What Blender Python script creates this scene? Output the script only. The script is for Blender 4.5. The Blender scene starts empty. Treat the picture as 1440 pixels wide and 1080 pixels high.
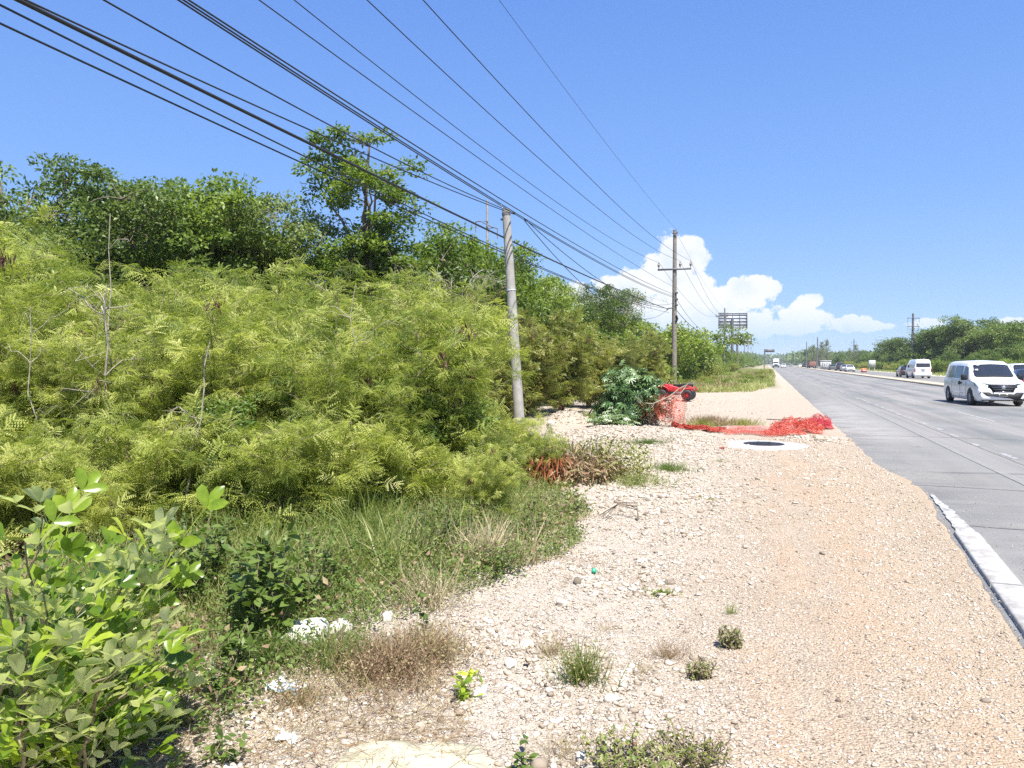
import bpy, math, random
import numpy as np
from mathutils import Vector
R = math.radians
rng = np.random.default_rng(7)
random.seed(7)
C = bpy.context.scene.collection
sc = bpy.context.scene

# ------------------------------------------------------------------ camera geometry
F = 1067.0; HORZ = 511.0; CH = 1.8
YAW = math.atan((1079-720)/F); PIT = math.atan((540-HORZ)/F)
rt = np.array([math.cos(YAW), math.sin(YAW), 0]); fw = np.array([-math.sin(YAW), math.cos(YAW), 0])
fp = fw*math.cos(PIT)-np.array([0, 0, 1])*math.sin(PIT); up_ = np.array([0, 0, 1])*math.cos(PIT)+fw*math.sin(PIT)
CAM = np.array([0, 0, CH])
def ray(px, py): return fp+(px-720)/F*rt+(540-py)/F*up_
def gnd(px, py, z=0.0):
    d = ray(px, py); return CAM+d*((z-CH)/d[2])
def atD(px, py, D):
    d = ray(px, py); return CAM+d*(D/np.dot(d, fw))
def atX(px, py, X):
    d = ray(px, py); return CAM+d*(X/d[0])
def base(px, D, z=0.0):
    p = atD(px, HORZ, D); return np.array([p[0], p[1], z])

cam = bpy.data.cameras.new('camera'); co = bpy.data.objects.new('camera', cam); C.objects.link(co)
co.location = CAM; co.rotation_euler = (math.pi/2-PIT, 0, YAW)
cam.sensor_width = 36; cam.lens = 36*F/1440; cam.clip_start = 0.05; cam.clip_end = 12000
sc.camera = co

# ------------------------------------------------------------------ noise
def _h(i, j, s):
    n = (i*374761393+j*668265263+s*1442695041) & 0xffffffff
    n = ((n ^ (n >> 13))*1274126177) & 0xffffffff
    return ((n ^ (n >> 16)) & 0xffff)/65535.0
def vn(x, y, s=0):
    x = np.asarray(x, float); y = np.asarray(y, float)
    xi = np.floor(x).astype(np.int64); yi = np.floor(y).astype(np.int64)
    fx = x-xi; fy = y-yi; fx = fx*fx*(3-2*fx); fy = fy*fy*(3-2*fy)
    a = _h(xi, yi, s); b = _h(xi+1, yi, s); c = _h(xi, yi+1, s); d = _h(xi+1, yi+1, s)
    return (a*(1-fx)+b*fx)*(1-fy)+(c*(1-fx)+d*fx)*fy
def fbm(x, y, o=4, s=0):
    r = 0; a = .5; t = 0
    for k in range(o):
        r = r+a*vn(np.asarray(x)*2**k, np.asarray(y)*2**k, s+k*17); t += a; a *= .5
    return r/t
def sst(a, b, x):
    t = np.clip((np.asarray(x, float)-a)/(b-a), 0, 1); return t*t*(3-2*t)

# ------------------------------------------------------------------ mesh accumulators
class MB:
    def __init__(s): s.V = []; s.F = []; s.A = []; s.M = []; s.n = 0
    def add(s, v, f, a=None, m=0):
        v = np.asarray(v, np.float32).reshape(-1, 3)
        if not isinstance(f, np.ndarray) and len({len(q) for q in f}) > 1:
            n0 = s.n; ls = sorted({len(q) for q in f}); s.add(v, [q for q in f if len(q) == ls[0]], a, m)
            for l in ls[1:]: s.F.append(np.array([q for q in f if len(q) == l])+n0); s.M.append(m)
            return s
        f = np.asarray(f, np.int64)
        if len(v) == 0 or len(f) == 0: return s
        s.V.append(v); s.F.append(f+s.n); s.M.append(m)
        if a is None: a = np.full(len(v), random.random())
        elif np.isscalar(a): a = np.full(len(v), a)
        s.A.append(np.asarray(a, np.float32)); s.n += len(v); return s
    def box(s, c, d, rot=0, a=None, m=0):
        x, y, z = np.array(d)/2.
        v = np.array([(i*x, j*y, k*z) for i in (-1, 1) for j in (-1, 1) for k in (-1, 1)], float)
        cr, sr = math.cos(rot), math.sin(rot)
        v = np.stack([v[:, 0]*cr-v[:, 1]*sr, v[:, 0]*sr+v[:, 1]*cr, v[:, 2]], 1)+np.array(c)
        return s.add(v, [(0, 1, 3, 2), (4, 6, 7, 5), (0, 4, 5, 1), (2, 3, 7, 6), (0, 2, 6, 4), (1, 5, 7, 3)], a, m)
    def tube(s, pts, rad, n=6, a=None, cap=True, m=0):
        p = np.asarray(pts, float); k = len(p); rad = np.broadcast_to(np.asarray(rad, float), (k,))
        t = np.gradient(p, axis=0); t /= np.linalg.norm(t, axis=1)[:, None]+1e-9
        ref = np.array([0, 0, 1.]) if abs(t[:, 2]).mean() < .8 else np.array([1., 0, 0])
        u = np.cross(t, ref); u /= np.linalg.norm(u, axis=1)[:, None]+1e-9; w = np.cross(t, u)
        an = np.arange(n)*2*math.pi/n
        v = (p[:, None]+rad[:, None, None]*(np.cos(an)[None, :, None]*u[:, None]+np.sin(an)[None, :, None]*w[:, None])).reshape(-1, 3)
        f = [(i*n+j, i*n+(j+1) % n, (i+1)*n+(j+1) % n, (i+1)*n+j) for i in range(k-1) for j in range(n)]
        s.add(v, f, a, m)
        if cap and n > 3:
            for ring, c in ((0, p[0]), (k-1, p[-1])):
                vv = np.vstack([v[ring*n:(ring+1)*n], c]); s.add(vv, [(j, (j+1) % n, n) for j in range(n)], a, m)
        return s
    def lathe(s, prof, n=24, axis='z', c=(0, 0, 0), a=None, m=0):
        an = np.arange(n)*2*math.pi/n; v = []
        for r, h in prof:
            q = np.stack([r*np.cos(an), r*np.sin(an), np.full(n, h)], 1)
            if axis == 'x': q = q[:, [2, 0, 1]]
            if axis == 'y': q = q[:, [0, 2, 1]]
            v.append(q)
        v = np.concatenate(v)+np.array(c)
        return s.add(v, [(i*n+j, i*n+(j+1) % n, (i+1)*n+(j+1) % n, (i+1)*n+j) for i in range(len(prof)-1) for j in range(n)], a, m)
    def inst(s, tv, tf, P, M, sc_, a=None, m=0):
        """template verts tv, faces tf instanced at P with frames M (k,3,3 columns x,y,z), scale"""
        k = len(P); sc_ = np.asarray(sc_, float)
        if sc_.ndim == 1: sc_ = sc_[:, None]
        v = np.einsum('kij,kvj->kvi', M, tv[None]*sc_[:, None, :])+P[:, None]
        f = tf[None]+(np.arange(k)*len(tv))[:, None, None]
        if a is None: a = rng.random(k)
        return s.add(v.reshape(-1, 3), f.reshape(-1, tf.shape[1]), np.repeat(a, len(tv)), m)
    def mesh(s, name, mats, smooth=False):
        me = bpy.data.meshes.new(name)
        V = np.concatenate(s.V); me.vertices.add(len(V)); me.vertices.foreach_set('co', V.ravel())
        cnt = [np.full(len(f), f.shape[1], np.int64) for f in s.F]; L = np.concatenate([f.ravel() for f in s.F]); T = np.concatenate(cnt)
        me.loops.add(len(L)); me.loops.foreach_set('vertex_index', L.astype(np.int32))
        me.polygons.add(len(T)); st = np.concatenate([[0], np.cumsum(T)[:-1]])
        me.polygons.foreach_set('loop_start', st.astype(np.int32))
        mi = np.concatenate([np.full(len(f), m, np.int32) for f, m in zip(s.F, s.M)])
        me.polygons.foreach_set('material_index', mi)
        if smooth: me.polygons.foreach_set('use_smooth', np.ones(len(T), bool))
        at = me.attributes.new('rnd', 'FLOAT', 'POINT'); at.data.foreach_set('value', np.concatenate(s.A))
        me.update(calc_edges=True)
        for m in (mats if isinstance(mats, (list, tuple)) else [mats]): me.materials.append(m)
        return me
    def obj(s, name, mats, parent=None, smooth=False):
        o = bpy.data.objects.new(name, s.mesh(name, mats, smooth)); C.objects.link(o)
        if parent: o.parent = parent
        return o
def tag(o, label=None, cat=None, group=None, kind=None):
    if label: o['label'] = label
    if cat: o['category'] = cat
    if group: o['group'] = group
    if kind: o['kind'] = kind
    return o
def empty(name, loc, rz=0, label=None, cat=None, group=None):
    o = bpy.data.objects.new(name, None); C.objects.link(o); o.location = loc; o.rotation_euler = (0, 0, rz)
    o.empty_display_size = .1
    return tag(o, label, cat, group)
def copy_tree(o, parent=None):
    c = o.copy(); C.objects.link(c); c.parent = parent
    for ch in list(o.children): copy_tree(ch, c)
    return c
def norm(v): return v/(np.linalg.norm(v, axis=-1, keepdims=True)+1e-9)
def frames(d, upv, roll=None):
    y = norm(d); x = norm(np.cross(y, upv)); z = np.cross(x, y)
    if roll is not None:
        c = np.cos(roll)[:, None]; s_ = np.sin(roll)[:, None]; x, z = x*c+z*s_, z*c-x*s_
    return np.stack([x, y, z], 2)
def rdir(n, r=None):
    v = (r or rng).normal(size=(n, 3)); return norm(v)

# ------------------------------------------------------------------ materials
def newmat(name):
    m = bpy.data.materials.new(name); m.use_nodes = True; nt = m.node_tree
    return m, nt, nt.nodes, nt.links, nt.nodes['Principled BSDF'], nt.nodes['Material Output']
def ramp(nt, fac, stops):
    r = nt.nodes.new('ShaderNodeValToRGB'); e = r.color_ramp.elements
    while len(e) < len(stops): e.new(.5)
    for k, (p, c) in enumerate(stops): e[k].position = p; e[k].color = (*c, 1)
    if fac is not None: nt.links.new(fac, r.inputs[0])
    return r.outputs[0]
def math_(nt, op, a, b=None, clamp=False):
    n = nt.nodes.new('ShaderNodeMath'); n.operation = op; n.use_clamp = clamp
    for k, v in enumerate((a, b)):
        if v is None: continue
        if isinstance(v, (int, float)): n.inputs[k].default_value = v
        else: nt.links.new(v, n.inputs[k])
    return n.outputs[0]
def mix(nt, f, a, b, mode='MIX'):
    n = nt.nodes.new('ShaderNodeMix'); n.data_type = 'RGBA'; n.blend_type = mode
    for k, v in ((0, f), (6, a), (7, b)):
        if isinstance(v, (int, float)): n.inputs[k].default_value = v
        elif isinstance(v, tuple): n.inputs[k].default_value = (*v, 1)
        else: nt.links.new(v, n.inputs[k])
    return n.outputs[2]
def noise(nt, scale, detail=4, vec=None, rough=.55, dist=0):
    n = nt.nodes.new('ShaderNodeTexNoise'); n.inputs['Scale'].default_value = scale; n.inputs['Detail'].default_value = detail
    n.inputs['Roughness'].default_value = rough; n.inputs['Distortion'].default_value = dist
    if vec is not None: nt.links.new(vec, n.inputs['Vector'])
    return n.outputs['Fac']
def geom(nt): return nt.nodes.new('ShaderNodeNewGeometry').outputs['Position']
def objco(nt): return nt.nodes.new('ShaderNodeTexCoord').outputs['Object']
def attr(nt, name):
    n = nt.nodes.new('ShaderNodeAttribute'); n.attribute_name = name; return n.outputs['Fac']
def maprange(nt, v, a, b, c=0, d=1):
    n = nt.nodes.new('ShaderNodeMapRange'); nt.links.new(v, n.inputs[0])
    for k, x in enumerate((a, b, c, d)): n.inputs[k+1].default_value = x
    return n.outputs[0]
def bump(nt, h, strength, dist, bs):
    b = nt.nodes.new('ShaderNodeBump'); b.inputs['Strength'].default_value = strength; b.inputs['Distance'].default_value = dist
    nt.links.new(h, b.inputs['Height']); nt.links.new(b.outputs[0], bs.inputs['Normal'])

def leafmat(name, cols, back=None, trans=.35, rough=.45, spec=.35, tcol=1.5):
    """colour from the per-leaf random value; paler underside when back is given"""
    m, nt, N, L, bs, out = newmat(name)
    r = attr(nt, 'rnd')
    oi = N.new('ShaderNodeObjectInfo').outputs['Random']
    ns = noise(nt, 1.5, 5, geom(nt), .7)
    f = math_(nt, 'ADD', math_(nt, 'MULTIPLY', r, .62), math_(nt, 'MULTIPLY', ns, .45))
    f = math_(nt, 'ADD', f, math_(nt, 'MULTIPLY', math_(nt, 'SUBTRACT', oi, .5), .34))
    f = math_(nt, 'ADD', f, -.03)
    f = math_(nt, 'ADD', f, math_(nt, 'MULTIPLY', math_(nt, 'SUBTRACT', noise(nt, 28, 3, geom(nt)), .5), .35))
    k = len(cols); c = ramp(nt, f, [(i/(k-1)*.9+.05, cc) for i, cc in enumerate(cols)])
    if back:
        g = N.new('ShaderNodeNewGeometry').outputs['Backfacing']; c = mix(nt, g, c, back)
    L.new(c, bs.inputs['Base Color']); bs.inputs['Roughness'].default_value = rough; bs.inputs['Specular IOR Level'].default_value = spec
    if trans > 0:
        t = N.new('ShaderNodeBsdfTranslucent'); tc = mix(nt, 1.0, c, (tcol, tcol*1.05, tcol*.6), 'MULTIPLY'); L.new(tc, t.inputs[0])
        x = N.new('ShaderNodeMixShader'); x.inputs[0].default_value = trans
        L.new(bs.outputs[0], x.inputs[1]); L.new(t.outputs[0], x.inputs[2]); L.new(x.outputs[0], out.inputs[0])
    return m
def plain(name, col, rough=.6, metal=0, spec=.5, var=.12, scale=8, bmp=0, var2=None, clear=0):
    m, nt, N, L, bs, out = newmat(name)
    n = noise(nt, scale, 5, objco(nt))
    lo = tuple(c*(1-var) for c in col); hi = tuple(min(1, c*(1+var)) for c in col)
    if var2: lo = var2
    L.new(ramp(nt, n, [(.32, lo), (.68, hi)]), bs.inputs['Base Color'])
    bs.inputs['Roughness'].default_value = rough; bs.inputs['Metallic'].default_value = metal; bs.inputs['Specular IOR Level'].default_value = spec
    bs.inputs['Coat Weight'].default_value = clear
    if bmp: bump(nt, noise(nt, scale*6, 5, objco(nt)), bmp, .01, bs)
    return m

M_feather = leafmat('feathery_leaf', [(.06, .11, .02), (.25, .30, .055), (.46, .49, .12), (.64, .62, .27)], trans=.42, tcol=1.35)
M_olive = leafmat('olive_feathery_leaf', [(.06, .09, .02), (.17, .20, .035), (.30, .31, .075), (.46, .41, .16)], trans=.38, tcol=1.35)
M_tree = leafmat('tree_leaf', [(.045, .085, .018), (.115, .18, .034), (.205, .27, .06), (.34, .39, .13)], trans=.38, rough=.4)
M_treed = leafmat('dark_tree_leaf', [(.038, .072, .02), (.088, .14, .036), (.16, .215, .06), (.31, .35, .15)], trans=.34, rough=.38)
M_bright = leafmat('bright_tree_leaf', [(.055, .10, .016), (.13, .195, .03), (.22, .285, .05), (.36, .41, .11)], trans=.38, rough=.42)
M_far = leafmat('far_leaf', [(.04, .085, .018), (.085, .145, .026), (.14, .20, .038), (.22, .27, .07)], trans=.3)
M_grey = leafmat('casuarina_leaf', [(.13, .16, .09), (.20, .235, .14), (.30, .33, .21)], trans=.3)
M_broad = leafmat('broad_leaf', [(.04, .09, .014), (.11, .19, .018), (.28, .38, .035), (.62, .64, .07)], back=(.50, .53, .26), trans=.42, rough=.28, spec=.45)
M_palm = leafmat('pale_lobed_leaf', [(.06, .13, .035), (.20, .30, .12), (.50, .57, .41)], trans=.15, rough=.3, spec=.6)
M_grass = leafmat('grass_blade', [(.09, .145, .025), (.17, .23, .045), (.29, .32, .10), (.46, .44, .22)], trans=.38)
M_herb = leafmat('herb_leaf', [(.05, .09, .018), (.12, .18, .035), (.23, .29, .08)], trans=.35)
M_dry = leafmat('dry_stalk', [(.14, .085, .06), (.27, .175, .11), (.42, .33, .20), (.25, .26, .09)], trans=.2, rough=.7, spec=.15)
M_straw = leafmat('straw', [(.30, .24, .15), (.45, .38, .24), (.55, .48, .33)], trans=.2, rough=.8, spec=.1)
M_russet = leafmat('russet_leaf', [(.13, .045, .02), (.28, .10, .045), (.40, .17, .08)], trans=.25, rough=.7, spec=.15)
M_pod = leafmat('seed_pod', [(.07, .025, .02), (.12, .05, .04), (.20, .10, .075)], trans=.1, rough=.6)
M_bark = plain('bark', (.17, .14, .10), .9, var=.4, scale=14, bmp=.6)
M_barkl = plain('pale_bark', (.34, .30, .23), .9, var=.3, scale=20, bmp=.5)
M_stem = plain('thin_stem', (.25, .20, .12), .8, var=.4, scale=20)
M_conc = plain('pole_concrete', (.33, .315, .285), .9, var=.2, scale=5, bmp=.4)
M_wood = plain('pole_wood', (.20, .175, .145), .9, var=.35, scale=7, bmp=.4)
M_black = plain('black_rubber', (.018, .018, .02), .6)
M_steel = plain('dark_steel', (.13, .13, .14), .6, .1)
M_galv = plain('galvanised_steel', (.55, .56, .58), .6, .1)
M_porc = plain('insulator', (.22, .16, .13), .3)
M_white = plain('white_paint', (.78, .78, .78), .28, var=.02, clear=.5)
M_glass = plain('dark_glass', (.025, .03, .04), .06, spec=.9, var=.1)
M_sglass = plain('side_glass', (.03, .035, .045), .05, spec=1, var=.1)
M_plastic = plain('black_plastic', (.014, .014, .016), .6, spec=.25)
M_lamp = plain('headlamp', (.07, .10, .10), .15, spec=.6, var=.5, scale=20)
M_red = plain('red_paint', (.42, .015, .02), .5, var=.3)
M_chrome = plain('chrome', (.6, .6, .62), .2, .9)
M_redlamp = plain('tail_lamp', (.35, .02, .015), .25)

# ------------------------------------------------------------------ terrain
def edgeX(y):
    y = np.asarray(y, float)
    b = 1.88+.10*(fbm(y*.35, y*0+3.3, 3, 5)-.5)+.10*(fbm(y*2.2, y*0+9.1, 3, 9)-.5)
    return b+.22*sst(9.3, 11.5, y)*(1-sst(12.8, 15.2, y))-.08*np.clip(9.05-y, 0, 6)
VEG = [(-60, -2.2), (0, -2.3), (2.2, -2.45), (3.6, -2.75), (4.7, -2.7), (6.0, -2.2), (6.9, -1.85), (9, -2.1), (10.3, -2.7), (11.5, -2.9), (13, -3.2), (16, -5.2), (21, -6.6), (26, -8.5), (33, -9.5), (40, -8.6), (48, -7.4), (54, -5.2), (70, -5.0), (3000, -5)]
VY = np.array([a for a, b in VEG]); VX = np.array([b for a, b in VEG])
def vegX(y): return np.interp(y, VY, VX)
PILES = []
p = gnd(800, 600); PILES.append((p[0]-.3, p[1]+.8, .85, .42))
p = gnd(850, 612); PILES.append((p[0], p[1], 1.3, .20))
p = gnd(910, 608); PILES.append((p[0], p[1], 1.6, .14))
p = gnd(1150, 618); PILES.append((p[0]-.1, p[1]-.2, .8, .10))
p = gnd(760, 650); PILES.append((p[0], p[1], 1.2, .25))
def gz(x, y):
    x = np.asarray(x, float); y = np.asarray(y, float)
    inroad = sst(edgeX(y)-.02, edgeX(y)+.10, x)
    rough = sst(.3, -1.5, x)*.9+.25
    z = -.012+(fbm(x*.55, y*.55, 3, 1)-.5)*.10*rough+(fbm(x*3.1, y*3.1, 4, 2)-.5)*.065*rough+(fbm(x*10, y*10, 3, 4)-.5)*.045*rough
    z = z*(1-.7*sst(1.2, 1.85, x))
    for a, b, r, h in PILES:
        q = ((x-a)**2+(y-b)**2)/(r*r); z = z+h*np.exp(-q*1.6)*(.75+.5*fbm(x*4, y*4, 3, 8))
    v = sst(vegX(y)+.5, vegX(y)-1.2, x)
    z = z-.12*v+.10*v*fbm(x, y, 3, 21)
    # tyre ruts on the shoulder
    for c in (.15, 1.15):
        z = z-.018*np.exp(-((x-c-.25*np.sin(y*.12))/.22)**2)*(fbm(x*.5, y*.3, 2, 31))
    z = np.where(x > 13.2, -.03+(fbm(x*.4, y*.4, 3, 6)-.5)*.06*(x > 22), z)
    z = z*(1-inroad)-.09*inroad*(x < 13.2)
    far = sst(150, 500, np.hypot(x, y)); return z*(1-far)-.02*far
def sp(*seg):
    out = []
    for a, b, d in seg: out.append(np.arange(a, b, d))
    return np.concatenate(out+[[seg[-1][1]]])
xs = sp((-5000, -500, 500), (-500, -60, 40), (-60, -14, 2), (-14, -5, .22), (-5, 2.3, .045), (2.3, 3.5, .3), (3.5, 30, 2), (30, 60, 6), (60, 500, 44), (500, 5000, 500))
ys = sp((-200, -20, 30), (-20, 1, 1.5), (1, 2.4, .2), (2.4, 13, .045), (13, 24, .09), (24, 60, .4), (60, 160, 4), (160, 600, 40), (600, 9000, 600))
GX, GY = np.meshgrid(xs, ys); GZ = gz(GX, GY)
g = MB(); nx = len(xs); ny = len(ys)
ii, jj = np.meshgrid(np.arange(nx-1), np.arange(ny-1)); q = (jj*nx+ii).ravel()
g.add(np.stack([GX, GY, GZ], 2).reshape(-1, 3), np.stack([q, q+1, q+nx+1, q+nx], 1), 0.5)

m, nt, N, L, bs, out = newmat('gravel_ground')
pos = geom(nt)
sx = N.new('ShaderNodeSeparateXYZ'); L.new(pos, sx.inputs[0])
n1 = noise(nt, .9, 5, pos, .6); n2 = noise(nt, 6, 5, pos, .65); n3 = noise(nt, 45, 4, pos, .7); n4 = noise(nt, 160, 3, pos, .7)
c = ramp(nt, n1, [(.3, (.39, .315, .215)), (.5, (.48, .40, .29)), (.7, (.53, .465, .36))])
c = mix(nt, maprange(nt, n2, .35, .75), c, (.485, .40, .285))
c = mix(nt, maprange(nt, n3, .49, .62, 0, .85), c, (.15, .11, .085))  # dark specks put into the colour as shade in the grit's crevices
c = mix(nt, maprange(nt, n4, .52, .72, 0, .7), c, (.58, .51, .43))
# reddish earth streak down the middle of the shoulder
mpg = N.new('ShaderNodeMapping'); mpg.inputs['Scale'].default_value = (1.6, .35, 1); L.new(pos, mpg.inputs[0])
st = math_(nt, 'MULTIPLY', maprange(nt, noise(nt, 1.1, 6, mpg.outputs[0], .65), .40, .72), maprange(nt, math_(nt, 'ABSOLUTE', math_(nt, 'SUBTRACT', sx.outputs[0], .45)), 1.3, .1, 0, .55))
c = mix(nt, maprange(nt, math_(nt, 'ADD', sx.outputs[0], math_(nt, 'MULTIPLY', n1, 1.6)), .9, -.6, 0, .55), c, (.54, .49, .41))
c = mix(nt, maprange(nt, sx.outputs[0], .2, 1.1, 0, .45), c, (.47, .37, .25))
c = mix(nt, math_(nt, 'MULTIPLY', st, 1.6, True), c, (.50, .345, .215))
# pale packed limestone further on
pk = math_(nt, 'MULTIPLY', maprange(nt, sx.outputs[1], 13, 24), maprange(nt, sx.outputs[0], -9, -7.5))
c = mix(nt, math_(nt, 'MULTIPLY', pk, maprange(nt, noise(nt, 1.6, 5, pos, .6), .2, .5, .55, .95)), c, (.47, .395, .305))
c = mix(nt, 1.0, c, (.98, .965, .985), 'MULTIPLY')
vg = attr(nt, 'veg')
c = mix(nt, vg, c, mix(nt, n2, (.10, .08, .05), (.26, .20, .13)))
gr = attr(nt, 'grassy')
c = mix(nt, gr, c, mix(nt, n1, (.13, .15, .05), (.30, .27, .15)))
L.new(c, bs.inputs['Base Color']); bs.inputs['Roughness'].default_value = .95; bs.inputs['Specular IOR Level'].default_value = .15
vo = N.new('ShaderNodeTexVoronoi'); vo.inputs['Scale'].default_value = 70; L.new(pos, vo.inputs['Vector'])
hh = math_(nt, 'ADD', math_(nt, 'MULTIPLY', vo.outputs['Distance'], -.8), n3)
bump(nt, hh, .9, .02, bs)
M_ground = m
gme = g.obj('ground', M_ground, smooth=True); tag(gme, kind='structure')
def seta(o, name, arr):
    a = o.data.attributes.new(name, 'FLOAT', 'POINT'); a.data.foreach_set('value', np.asarray(arr, np.float32).ravel())
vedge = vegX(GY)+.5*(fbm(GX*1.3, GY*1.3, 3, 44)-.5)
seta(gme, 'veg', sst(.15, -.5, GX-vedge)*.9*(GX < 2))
seta(gme, 'grassy', np.clip(sst(23.5, 26, GX)+sst(55, 62, GY)*sst(1.3, .4, GX)*.6+sst(500, 1500, np.hypot(GX, GY)), 0, 1))

# ------------------------------------------------------------------ road
def strip(name, xa, xb, ysamp, z, mat, kind='structure', nxs=2):
    b = MB(); ya = np.asarray(ysamp, float); A = xa(ya) if callable(xa) else np.full(len(ya), xa); B = xb(ya) if callable(xb) else np.full(len(ya), xb)
    k = nxs; t = np.linspace(0, 1, k)
    X = A[:, None]*(1-t)+B[:, None]*t; Y = np.repeat(ya[:, None], k, 1); Z = np.full_like(X, z)
    i, j = np.meshgrid(np.arange(k-1), np.arange(len(ya)-1)); q = (j*k+i).ravel()
    b.add(np.stack([X, Y, Z], 2).reshape(-1, 3), np.stack([q, q+1, q+k+1, q+k], 1), .5)
    o = b.obj(name, mat); tag(o, kind=kind); return o
def asphalt(name, tone=1.0):
    m, nt, N, L, bs, out = newmat(name); pos = geom(nt)
    mp = N.new('ShaderNodeMapping'); mp.inputs['Scale'].default_value = (1, .06, 1); L.new(pos, mp.inputs[0])
    sx = N.new('ShaderNodeSeparateXYZ'); L.new(pos, sx.inputs[0])
    c = ramp(nt, noise(nt, 1.3, 5, mp.outputs[0]), [(.36, (.15*tone, .158*tone, .147*tone)), (.5, (.205*tone, .196*tone, .18*tone)), (.62, (.26*tone, .238*tone, .215*tone))])
    c = mix(nt, maprange(nt, noise(nt, .35, 4, pos), .45, .62, 0, .5), c, (.26*tone, .252*tone, .238*tone))
    c = mix(nt, maprange(nt, sx.outputs[0], 4.5, 4.2, 0, .55), c, (.27*tone, .257*tone, .233*tone))
    c = mix(nt, maprange(nt, noise(nt, 90, 3, pos, .7), .5, .72, 0, .45), c, (.10, .10, .105))
    c = mix(nt, maprange(nt, noise(nt, 55, 4, pos, .75), .52, .70, 0, .6), c, (.36, .35, .34))
    # dark wheel bands
    for cx, wd, st in ((5.3, .55, .35), (7.9, .7, .45), (9.6, .6, .35), (4.1, .25, .3)):
        bnd = maprange(nt, math_(nt, 'ABSOLUTE', math_(nt, 'SUBTRACT', math_(nt, 'ADD', sx.outputs[0], math_(nt, 'MULTIPLY', noise(nt, .5, 3, mp.outputs[0]), .6)), cx+.3)), wd, wd*.2, 0, st)
        c = mix(nt, math_(nt, 'MULTIPLY', bnd, maprange(nt, noise(nt, 2.2, 4, mp.outputs[0]), .3, .6)), c, (.105, .102, .104))
    # limestone dust carried onto the edge
    d = math_(nt, 'MULTIPLY', maprange(nt, math_(nt, 'ADD', sx.outputs[0], math_(nt, 'MULTIPLY', noise(nt, 2.5, 6, pos, .7), 1.0)), 3.6, 2.35), maprange(nt, noise(nt, 1.1, 5, pos), .30, .60, .2, 1))
    d2 = math_(nt, 'MULTIPLY', maprange(nt, sx.outputs[0], 3.6, 2.2), math_(nt, 'MULTIPLY', maprange(nt, sx.outputs[1], 17, 21), maprange(nt, sx.outputs[1], 46, 34)))
    d = math_(nt, 'MAXIMUM', math_(nt, 'MULTIPLY', d, .55), math_(nt, 'MULTIPLY', d2, maprange(nt, noise(nt, 1.2, 5, pos), .25, .6, .1, .95)), True)
    c = mix(nt, d, c, (.46, .44, .40))
    # cracks and joints running along and across
    for sc_, ax in ((.16, 1), (.9, 0)):
        w = N.new('ShaderNodeTexVoronoi'); w.feature = 'DISTANCE_TO_EDGE'; w.inputs['Scale'].default_value = sc_
        mv = N.new('ShaderNodeMapping'); mv.inputs['Scale'].default_value = (1, .35, 1) if ax else (.25, 1.2, 1)
        L.new(pos, mv.inputs[0]); wn = mix(nt, .12, mv.outputs[0], N.new('ShaderNodeTexNoise').outputs['Color']); L.new(wn, w.inputs['Vector'])
        cr = maprange(nt, w.outputs['Distance'], .012*sc_*(3 if ax else 1), .002, 0, .55)
        c = mix(nt, math_(nt, 'MULTIPLY', cr, maprange(nt, noise(nt, .3, 2, pos), .5, .6)), c, (.09, .09, .09))
    L.new(c, bs.inputs['Base Color']); bs.inputs['Roughness'].default_value = .8; bs.inputs['Specular IOR Level'].default_value = .3
    bump(nt, noise(nt, 220, 3, pos, .7), .35, .006, bs)
    return m
M_asph = asphalt('asphalt'); M_asph2 = asphalt('far_asphalt', .95)
yr = sp((-30, 2, 2), (2, 26, .05), (26, 80, 1), (80, 400, 10), (400, 4000, 200))
# the asphalt slab: top sheet plus a broken edge face
b = MB(); e = edgeX(yr)
tx = np.linspace(0, 1, 6); X = e[:, None]*(1-tx)+12.7*tx; Y = np.repeat(yr[:, None], 6, 1); Z = np.zeros_like(X)
X = np.hstack([e[:, None]-.02, X]); Y = np.hstack([Y[:, :1], Y]); Z = np.hstack([np.full((len(yr), 1), -.12), Z])
Z = Z-.012*sst(.35, 0, X-e[:, None])*(Z == 0)
i, j = np.meshgrid(np.arange(6), np.arange(len(yr)-1)); q = (j*7+i).ravel()
b.add(np.stack([X, Y, Z], 2).reshape(-1, 3), np.stack([q, q+1, q+8, q+7], 1), .5)
tag(b.obj('road', M_asph), kind='structure')
strip('far_road', 14.3, 22.3, sp((-30, 400, 10), (400, 4000, 200)), .01, M_asph2)
def linemat(name, col, lo=.42, hi=.6, base_=(.20, .192, .178)):
    m, nt, N, L, bs, out = newmat(name); pos = geom(nt)
    f = maprange(nt, noise(nt, 7, 5, pos, .7), lo, hi)
    L.new(mix(nt, f, base_, col), bs.inputs['Base Color']); bs.inputs['Roughness'].default_value = .8; return m
M_line = linemat('worn_line_paint', (.42, .42, .41), .40, .68)
M_faint = linemat('faint_line_paint', (.30, .29, .262), .40, .75)
M_dark = linemat('crack_sealant', (.13, .127, .12), .42, .6)
M_kerb = linemat('kerb_paint', (.42, .41, .385), .38, .56, (.30, .28, .25))
M_yel = linemat('yellow_kerb', (.52, .38, .14), .38, .66, (.40, .34, .26))
strip('road_edge_line', lambda y: 3.62+.02*np.sin(y*.3), lambda y: 3.76+.02*np.sin(y*.3+.4), sp((2, 60, .5), (60, 600, 20)), .0045, M_faint)
for k in range(60):
    y0 = 2+k*2.1+random.uniform(-.3, .3); ln = random.uniform(.5, 1.3)
    if y0 > 90: break
    xx = 4.38+random.uniform(-.05, .05)
    strip('worn_lane_dash', xx, xx+.10+random.uniform(0, .05), np.linspace(y0, y0+ln, 3), .0045, M_line)
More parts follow.
